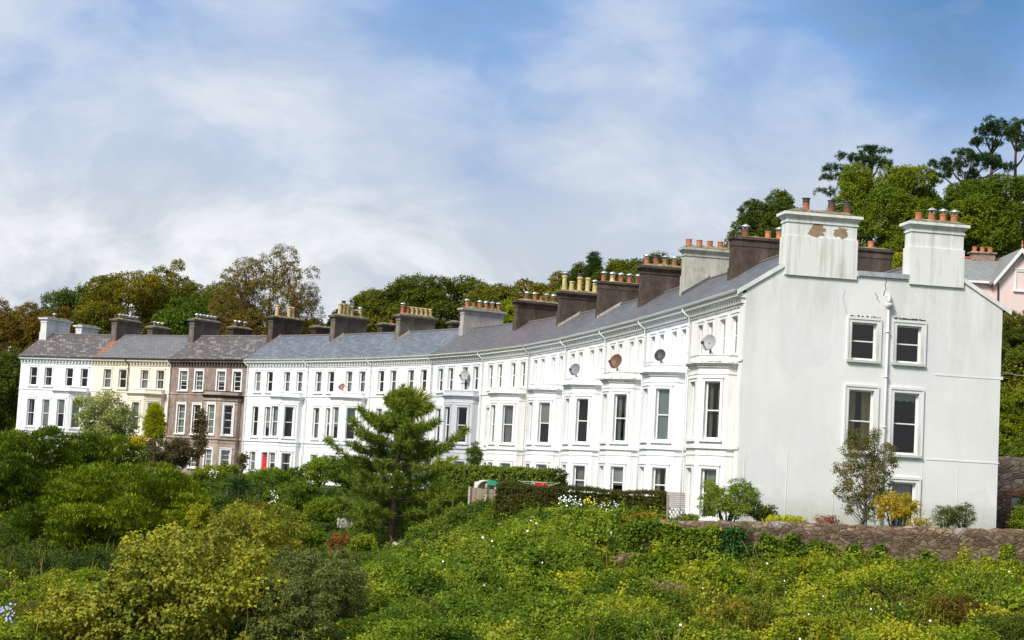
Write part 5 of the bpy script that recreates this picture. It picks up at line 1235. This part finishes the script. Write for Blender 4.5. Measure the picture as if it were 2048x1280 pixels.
# ------------------------------------------------------------------ the tall pine
def big_pine():
    d=83; b=at(780,1112,d); z0=b[2]; zg=tz(b[0],b[1]); o=empty('pine_tree',(b[0],b[1],min(z0,zg)),0,label="tall pine with upswept drooping needles standing in the middle of the slope",cat='pine')
    H_=at(805,778,d)[2]-z0; rg=random.Random(4); tr=MB()
    lean=Vector(at(805,778,d)-b)
    tr.tube([(0,0,-.6),(.02,0,.0),tuple(lean*.25),tuple(lean*.55+Vector((.05,0,0))),tuple(lean*.8),tuple(lean)],[.24,.19,.16,.12,.08,.03],9)
    C=[];N=[];bm=MB()
    # (height fraction, azimuth deg [0 = right, -90 = to the lens], length m, rise)
    BR=[]
    for f,L in ((.17,2.0),(.25,2.8),(.34,3.4),(.42,3.5),(.50,3.1),(.58,2.6),(.66,2.2),(.74,1.8),(.81,1.3),(.88,.8),(.94,.45)):
        n=5 if f>.2 else 3; a0=rg.uniform(0,360)
        for k in range(n): BR.append((f+rg.gauss(0,.016),a0+k*360/n+rg.gauss(0,14),L*.92*rg.uniform(.5,1.05),rg.uniform(.12,.35)))
    BR+=[(.36,2,4.0,.14),(.60,5,2.8,.42),(.50,178,3.0,.38),(.66,172,2.0,.45),(.74,170,1.7,.5),(.2,180,2.2,.05),(.22,5,2.0,.05)]
    for f,a,L,rise in BR:
        s=lean*f; u=Vector((math.cos(R(a)),math.sin(R(a)),0)); ns=6; pts=[]
        for q in range(ns+1):
            t=q/ns; pts.append(s+u*L*t+Vector((0,0,L*(rise*t*t-.06*math.sin(math.pi*t)))))
        bm.tube(pts,[.045*(1-.85*q/ns)+.006 for q in range(ns+1)],5)
        side=Vector((-u.y,u.x,0))
        twigs=[(pts,.45)]
        for q in range(2,ns+1):
            for sg in (-1,1):
                if rg.random()<.85:
                    l=L*.34*(1.1-q/ns*.5); e=pts[q]+(u*.6+side*sg*.8)*l+Vector((0,0,l*.35)); twigs.append(([pts[q],pts[q].lerp(e,.5)-Vector((0,0,.03)),e],.15)); bm.tube([pts[q],e],[.014,.006],4,cap=False)
        for tp,start in twigs:
            m_=len(tp)-1
            nn=max(4,int((tp[-1]-tp[0]).length*(1-start)/.19))
            for j in range(nn):
                t=start+(1-start)*(j+rg.random())/nn; i=min(int(t*m_),m_-1); p=tp[i].lerp(tp[i+1],t*m_-i); dr=(tp[i+1]-tp[i]).normalized()
                C.append(p); N.append(dr+Vector((0,0,.25)))
    for j in range(16): C.append(lean*(.86+.145*j/16)); N.append(Vector((0,0,1)))
    C=np.array([tuple(q) for q in C]); N=unit(np.array([tuple(q) for q in N])); LEAFN[0]+=len(C)*26
    cols=((.026,.048,.014),(.058,.092,.021),(.105,.142,.028),(.17,.20,.04))
    link('crown',foliage_mesh('crown',C,N,.17,22,.33,.036,M_leaf(cols,.25),'tuft',.52,.25,3,.3,1.0),o)
    tr.build('trunk',[M_bark((.15,.11,.085))],o,True); bm.build('limbs',[M_bark((.13,.10,.075))],o,True)
big_pine()

# ------------------------------------------------------------------ plants before the gable
def gz(px,d): return ZG
BG='shrubs between the gable and the stone wall'
shrub("rounded airy green shrub at the corner of the gabled house",1458,952,140,67,IVYC,1045,K=26,lobe=(.16,.3),cov=1.5,tbase=.62,tvar=.3,zg=ZG,group=BG,leafpx=1.8)
shrub("dark leaved low shrub right of the airy shrub",1528,1008,56,66.5,DKGREEN,1046,K=9,zg=ZG,tbase=.35,group=BG)
shrub("low strip of bright yellow green ground plants behind the wall",1570,1030,86,63.5,GOLDCON,1050,K=12,zg=ZG,tbase=.5,group=BG,flat=.6)
shrub("low purple leaved plant behind the wall",1658,1030,50,63.5,((.07,.03,.035),(.14,.06,.07),(.2,.1,.1),(.25,.16,.14)),1052,K=8,zg=ZG,cov=1.4,group=BG)
plant('birch_tree',"slender birch with sparse leaves in front of the blank gable",'birch',1735,845,125,67,BIRCHC,bot=1045,K=40,lobe=(.12,.22),fill=.1,cov=1.1,zg=ZG,leafpx=1.7,twigs=4,limbs=40,tbase=.45,tvar=.25,bark=(.42,.38,.33),r0=.06,asp=.7)
shrub("orange leaved maple bush beside the birch",1795,978,95,65,((.14,.10,.015),(.28,.17,.02),(.40,.20,.025),(.45,.27,.04)),1048,K=18,lobe=(.16,.3),cov=1.5,zg=ZG,tbase=.42,name='maple_bush',cat='maple',flat=.6)
shrub("low bronze spray right of the orange maple",1838,1032,50,63.5,((.2,.12,.03),(.32,.18,.06),(.4,.22,.1),(.42,.3,.14)),1056,K=7,cov=1.1,zg=ZG,group=BG)
def spikebush(label,px,top,wpx,d,cols,bot):
    return shrub(label,px,top,wpx,d,cols,bot,mode='spray',asp=.2,leafpx=3,K=10,zg=ZG,cov=2.,flat=1.2,tbase=.5,group=BG)
spikebush("narrow leaved rosemary like bush before the right of the gable",1892,1012,46,64.5,GREYG,1060)
spikebush("taller rosemary like bush, rightmost before the gable",1925,1010,50,64.8,GREYG,1060)
shrub("yellow and red leaved shrub at the left end of the long stone wall",1290,1022,80,62,((.16,.07,.02),(.28,.10,.03),(.34,.2,.03),(.4,.34,.04)),1052,K=10,tbase=.45,group=BG)
shrub("leafy green plants at the foot of the end bay",1378,1028,50,65,GREEN,1046,K=8,zg=ZG,tbase=.6,group=BG)
shrub("clipped bush at the right edge beside the doorway",2050,1005,46,70,YELLOWG,1075,K=10,zg=ZG,tbase=.3,group=BG,flat=1.)
# daisies and yellow flowers before the clipped hedge
def posy(label,name,px,py,wpx,d,mat,n,cat='flowers'):
    c=at(px,py,d); z0=tz(c[0],c[1]); o=empty(name,(c[0],c[1],z0),0,label=label,cat=cat); m=MB(); st=MB(); s=d/F; rg=random.Random(px)
    for _ in range(n):
        p=Vector((rg.uniform(-.5,.5)*wpx*s,rg.uniform(-.2,.2),c[2]-z0+rg.gauss(0,7)*s)); r=.032; dn=Vector((rg.gauss(0,.4),-1,.7)).normalized(); e1=dn.cross(Vector((0,0,1))).normalized(); e2=e1.cross(dn)
        rr=[p+(e1*math.cos(t)+e2*math.sin(t))*r for t in [2*math.pi*k/8 for k in range(8)]]
        for k in range(8): m.face([p+dn*.012,rr[k],rr[(k+1)%8]])
        st.tube([(p.x*.7,p.y,0),tuple(p-dn*.01)],.006,4,cap=False)
    m.build('petals',[mat],o)['kind']='stuff'; st.build('stems',[M_plain('green_stem',(.06,.11,.02),.7,.2)],o)['kind']='stuff'
posy("drift of white daisies before the clipped hedge",'daisies',1140,1003,46,67.5,WFL,46)
posy("yellow flowers right of the white daisies",'garden_flowers',1178,1003,26,67.5,M_plain('yellow_petal',(.65,.5,.03),.6,.2),18)
posy("pale lilac flowers in front of the clipped hedge",'garden_flowers',1212,1014,50,66.5,M_plain('lilac_petal',(.55,.52,.65),.6,.2),30)
posy("white flower heads on the slope below the brown house",'garden_flowers',427,945,20,100,WFL,14)
posy("white buddleia heads in the middle of the slope",'garden_flowers',548,992,16,86,WFL,16)
# ------------------------------------------------------------------ small garden things
WOOD=M_plain('weathered_wood',(.27,.21,.16),.85,.1,0,.25,3); WOODG=M_plain('grey_wood',(.34,.30,.26),.85,.1,0,.2,3)
def fence():
    a=at(943,1012,80); b=at(1052,1000,78); o=empty('wooden_fence',(a[0],a[1],a[2]-.6),math.atan2(b[1]-a[1],b[0]-a[0]),label="brown close boarded wooden fence with pale posts beside the pine",cat='fence')
    L=math.hypot(b[0]-a[0],b[1]-a[1]); h=at(943,975,80)[2]-a[2]+.6; m=MB(); n=int(L/.115); rg=random.Random(2)
    for k in range(n): x=k*L/n; m.box(x,x+L/n-.012,-.02+rg.uniform(-.005,.005),.0,0,h-.02+.02*math.sin(k*.7)+rg.uniform(-.01,.01))
    m.build('boards',[WOOD],o); 
    for z in (.5,h-.35):
        m=MB(); m.box(-.02,L+.02,.003,.06,z,z+.08); m.build('rail',[WOOD],o)
    for x,e in ((-.06,.05),(.92,.22),(L,.05)):
        m=MB(); m.box(x-.06,x+.06,-.14,-.03,-.3,h+e); m.build('post',[WOODG],o)
fence()
p=at(990,972,77.6); o=empty('green_box',p,.3,label="small green plastic box on top of the wooden fence",cat='box'); m=MB(); m.hexa([(-.35,-.12,.05),(.33,-.12,-.12),(.33,.1,-.12),(-.35,.1,.05),(-.33,-.12,.28),(.35,-.12,.1),(.35,.1,.1),(-.33,.1,.28)]); m.box(-.3,.3,-.15,-.121,.02,.08); m.build('casing',[M_plain('green_plastic',(.05,.33,.22),.4,.4,0,.08)],o)
p=at(970,975,80.6); o=empty('barrel_hood',p,.2,label="pale rounded hood behind the wooden fence",cat='cover'); m=MB()
n=12
for k in range(n):
    a0,a1=math.pi*k/n,math.pi*(k+1)/n
    m.hexa([(.42*math.cos(a1),-.35,.42*math.sin(a1)-.12),(.42*math.cos(a0),-.35,.42*math.sin(a0)-.12),(.42*math.cos(a0),.35,.42*math.sin(a0)-.12),(.42*math.cos(a1),.35,.42*math.sin(a1)-.12),(.47*math.cos(a1),-.35,.47*math.sin(a1)-.12),(.47*math.cos(a0),-.35,.47*math.sin(a0)-.12),(.47*math.cos(a0),.35,.47*math.sin(a0)-.12),(.47*math.cos(a1),.35,.47*math.sin(a1)-.12)])
m.box(-.44,.44,.3,.34,-.15,.25); m.build('shell',[M_plain('cream_plastic',(.6,.58,.52),.5,.3,0,.06)],o)
# rotary clothes dryer behind the clipped hedge
p=at(1080,985,88); o=empty('clothes_dryer',(p[0],p[1],ZG),.4,label="rotary clothes dryer with folded metal arms behind the clipped hedge",cat='clothes dryer'); hz=at(1080,968,88)[2]-ZG
m=MB(); m.tube([(0,0,0),(0,0,hz)],.03,7); m.build('pole',[STEEL],o)
for a in (10,95,170,265):
    m=MB(); m.tube([(0,0,hz-.25),(math.cos(R(a))*1.15,math.sin(R(a))*.9,hz+.12)],.025,6); m.build('arm',[STEEL],o)
m=MB()
for r in (.45,.75,1.05):
    P_=[(math.cos(R(a))*r,math.sin(R(a))*r*.8,hz-.25+r*.32) for a in (10,95,170,265,370)]; m.tube(P_,.008,4)
m.build('line',[PVC],o)
p=at(1082,970,87.5); o=empty('red_laundry',p,.1,label="red cloth lying behind the clothes dryer",cat='cloth'); m=MB(); n=8
for k in range(n):
    x=-.3+.6*k/n; x2=-.3+.6*(k+1)/n; z=.03*math.sin(k*1.9); z2=.03*math.sin((k+1)*1.9); m.hexa([(x,-.1,-.25),(x2,-.1,-.25),(x2,.1,-.25),(x,.1,-.25),(x,-.03,.1+z),(x2,-.03,.1+z2),(x2,.05,.1+z2),(x,.05,.1+z)])
m.build('fabric',[M_plain('red_cloth',(.5,.03,.03),.8,.1)],o)
# slatted seat with trellis
def slat():
    a=at(1332,1035,66); z0=ZG; t=at(1350,984,66)[2]; h=t-z0; o=empty('slatted_arbour',(a[0],a[1],z0),.05,label="grey slatted wooden arbour with a lattice panel at the end of the clipped hedge",cat='arbour')
    w_=.70
    m=MB()
    for k in range(8): z=h*.52+k*h*.48/8; y=-.04+.02*k; m.box(0,w_,y,y+.05,z,z+h*.048)
    m.build('slat_roof',[WOODG],o)
    for x in (.0,.62):
        m=MB(); m.box(x,x+.07,-.06,-.001+.0,0,h*.5); m.build('post',[WOODG],o)
    m=MB()
    for k in range(-4,7):
        for sg in (1,-1):
            x0=k*.14; pts=[]
            for q in range(9):
                z=h*.5*q/8; x=x0+sg*(z-.2)*.7
                if .08<x<.61: pts.append((x,.02+.012*sg,z))
            if len(pts)>1: m.tube(pts,.014,4)
    m.build('lattice',[WOOD],o)
slat()
# tin pot on the exposed stone, dead stems
p=at(1082,1182,55.6); o=empty('tin_pot',p,0,label="small white tin pot lying on the exposed stone in the ivy",cat='pot'); m=MB()
m.tube([(-.05,-.12,0),(.02,.16,.0)],[.09,.075],12); m.tube([(-.055,-.135,0),(-.045,-.11,0)],.1,12); m.build('body',[M_plain('white_enamel',(.6,.66,.7),.3,.5)],o,True)
m=MB(); m.tube([(-.06,-.138,0),(-.058,-.133,0)],.075,12); m.build('lid',[M_plain('pale_lid',(.7,.76,.8),.3,.5)],o)
def dead(label,px,py,w_,h_,d,seed):
    c=at(px,py,d); o=empty('dead_stems',(c[0],c[1],c[2]),0,label=label,cat='dead stems'); m=MB(); rg=random.Random(seed); s=d/F
    for k in range(110):
        x0=rg.uniform(-.5,.5)*w_*s; top=h_*s*rg.uniform(.55,1); sp=rg.choice((-1,1))*rg.uniform(.1,.35)*w_*s; y0=rg.uniform(-.3,.3)
        m.tube([(x0,y0,-.3),(x0+sp*.2,y0-.05,top*.7),(x0+sp*.6,y0-.12,top),(x0+sp,y0-.2,top*.65)],[.010,.009,.008,.005],4,cap=False)
    m.build('stems',[M_plain('dry_stem',(.30,.19,.13),.9,.1,0,.3)],o)
dead("arching heap of dry brown stems at the foot of the long wall",1310,1205,90,48,56.5,1)
dead("smaller reddish heap of dry stems right of the arching heap",1365,1178,70,30,57.5,2)
# pale stones of the garden path under the pine
m=MB(); rg=random.Random(8)
for px,py,d in ((815,1085,81),(840,1075,82),(800,1100,80),(700,1020,88),(505,1048,80)):
    for k in range(5):
        c=at(px+rg.uniform(-14,14),py+rg.uniform(-8,8),d); c[2]=tz(c[0],c[1])+.25; r=rg.uniform(.2,.45)
        m.lathe([(r*.9,-.3),(r,.1),(r*.8,.2)],tuple(c),7)
tag(m.build('path',[M_plain('pale_path',(.38,.34,.30),.9,.1,0,.2)]),kind='structure')
print('LEAVES',LEAFN[0])


# ------------------------------------------------------------------ sky, sun, camera
w=bpy.data.worlds.new('World'); SC.world=w; w.use_nodes=True; nt=w.node_tree; nt.nodes.clear()
class WN(NT):
    def __init__(s,t): s.t=t
t=WN(nt)
out=t.n('ShaderNodeOutputWorld'); bg=t.n('ShaderNodeBackground')
SUN_AZ=math.atan2(-.765,-.645); SUN_EL=R(42)
sky=t.n('ShaderNodeTexSky',sky_type='NISHITA'); sky.sun_disc=False; sky.sun_elevation=SUN_EL; sky.sun_rotation=math.pi/2-SUN_AZ; sky.air_density=1.2; sky.dust_density=1.5
tc=t.n('ShaderNodeTexCoord'); V=tc.outputs['Generated']
sky_c=t.mix(1.0,sky.outputs[0],(.09,.09,.09),'MULTIPLY')
# clouds: warped noise over the view direction (stretched sideways near the horizon)
mp=t.n('ShaderNodeMapping'); mp.inputs['Scale'].default_value=(2.8,2.8,5.2); mp.inputs['Location'].default_value=(1.3,.4,.2); t.l(V,mp.inputs[0])
wn=t.n('ShaderNodeTexNoise'); wn.inputs['Scale'].default_value=1.4; wn.inputs['Detail'].default_value=3; t.l(mp.outputs[0],wn.inputs['Vector'])
wa=t.n('ShaderNodeVectorMath',operation='MULTIPLY_ADD'); t.l(wn.outputs[1],wa.inputs[0]); wa.inputs[1].default_value=(.55,.55,.55); t.l(mp.outputs[0],wa.inputs[2])
n1=t.noise(wa.outputs[0],1.3,5,.45)
n2=t.noise(wa.outputs[0],4.2,8,.58)
def lobe(px,py,rad,amp):
    d=ray(px,py); d=d/np.linalg.norm(d)
    dt=t.n('ShaderNodeVectorMath',operation='DOT_PRODUCT'); t.l(V,dt.inputs[0]); dt.inputs[1].default_value=tuple(d)
    a=t.math('SUBTRACT',1.0,dt.outputs['Value']); k=t.math('EXPONENT',t.math('MULTIPLY',a,-2/(R(rad)**2))); return t.math('MULTIPLY',k,amp)
sep=t.n('ShaderNodeSeparateXYZ'); t.l(V,sep.inputs[0])
cover=t.math('ADD',n1,t.math('MULTIPLY',t.math('ADD',n2,-.12),.62))
for l in ((230,20,4.5,-.20),(1000,0,5,-.24),(1950,40,5.5,-.34),(520,290,2.6,-.14),(1420,250,3,-.12),(40,230,3.0,-.12),(1000,350,2.4,-.10),(1250,130,3.5,.10),(540,140,2.6,.12),(800,250,3,.05),(1700,330,3.5,.12),(300,430,5,.08),(1100,470,4,.08)):
    cover=t.math('ADD',cover,lobe(*l))
low=t.n('ShaderNodeMapRange'); low.inputs[1].default_value=.05; low.inputs[2].default_value=.16; low.inputs[3].default_value=.46; low.inputs[4].default_value=0; t.l(sep.outputs[2],low.inputs[0])
topb=t.n('ShaderNodeMapRange'); topb.inputs[1].default_value=.19; topb.inputs[2].default_value=.27; topb.inputs[3].default_value=0; topb.inputs[4].default_value=-.21; t.l(sep.outputs[2],topb.inputs[0])
cover=t.math('ADD',t.math('ADD',cover,low.outputs[0]),t.math('ADD',topb.outputs[0],-.04))
colr=t.ramp(cover,[(.14,(.045,.17,.39)),(.34,(.15,.29,.55)),(.48,(.33,.42,.595)),(.62,(.465,.52,.61)),(.80,(.60,.62,.655)),(1.0,(.67,.68,.70))])
grey=t.ramp(t.math('ADD',t.math('MULTIPLY',n2,.6),t.math('MULTIPLY',n1,.4)),[(.43,(1,1,1)),(.56,(0,0,0))])
gm_=t.n('ShaderNodeMapRange'); gm_.inputs[1].default_value=.20; gm_.inputs[2].default_value=.09; gm_.inputs[3].default_value=.25; gm_.inputs[4].default_value=.95; t.l(sep.outputs[2],gm_.inputs[0])
colr=t.mix(t.math('MULTIPLY',grey,gm_.outputs[0]),colr,(.37,.42,.49))
hi=t.n('ShaderNodeMapRange'); hi.inputs[1].default_value=.30; hi.inputs[2].default_value=.55; hi.inputs[3].default_value=0; hi.inputs[4].default_value=.75; t.l(sep.outputs[2],hi.inputs[0])
up_=t.mix(t.ramp(n1,[(.35,(0,0,0)),(.6,(1,1,1))]),sky_c,(.74,.76,.80))
col=t.mix(hi.outputs[0],colr,up_); col=t.mix(.08,col,sky_c)
t.l(col,bg.inputs[0]); bg.inputs[1].default_value=1.0
t.l(bg.outputs[0],out.inputs[0])
sl=bpy.data.lights.new('sun','SUN'); sl.energy=3.5; sl.angle=R(15); sl.color=(1,.95,.87)
so=bpy.data.objects.new('sun',sl); COL.objects.link(so)
sd=Vector((math.cos(SUN_AZ)*math.cos(SUN_EL),math.sin(SUN_AZ)*math.cos(SUN_EL),math.sin(SUN_EL)))
so.rotation_euler=sd.to_track_quat('Z','Y').to_euler(); so.location=(-40,-20,60)
cd=bpy.data.cameras.new('camera'); cam=bpy.data.objects.new('camera',cd); COL.objects.link(cam)
cd.sensor_width=36; cd.lens=F/2048*36; cd.clip_end=9000; cd.clip_start=.5
c,s=math.cos(PITCH),math.sin(PITCH)
right=Vector((1,0,0)); fwd=Vector((0,c,s)); up=Vector((0,-s,c))
cr,sr=math.cos(ROLL),math.sin(ROLL)
# picture x,y axes after the roll
rx=right*cr+up*sr*1; ry=up*cr-right*sr
rx=right*cr+up*sr; ry=-right*sr+up*cr
cam.matrix_world=Matrix(((rx.x,ry.x,-fwd.x,0),(rx.y,ry.y,-fwd.y,0),(rx.z,ry.z,-fwd.z,0),(0,0,0,1)))
SC.camera=cam
SC.view_settings.view_transform='Standard'; SC.view_settings.look='None'; SC.view_settings.exposure=0.48; SC.view_settings.gamma=1
SC.render.engine='CYCLES'; SC.cycles.max_bounces=8; SC.cycles.transparent_max_bounces=16
try: SC.cycles.use_denoising=True
except Exception: pass
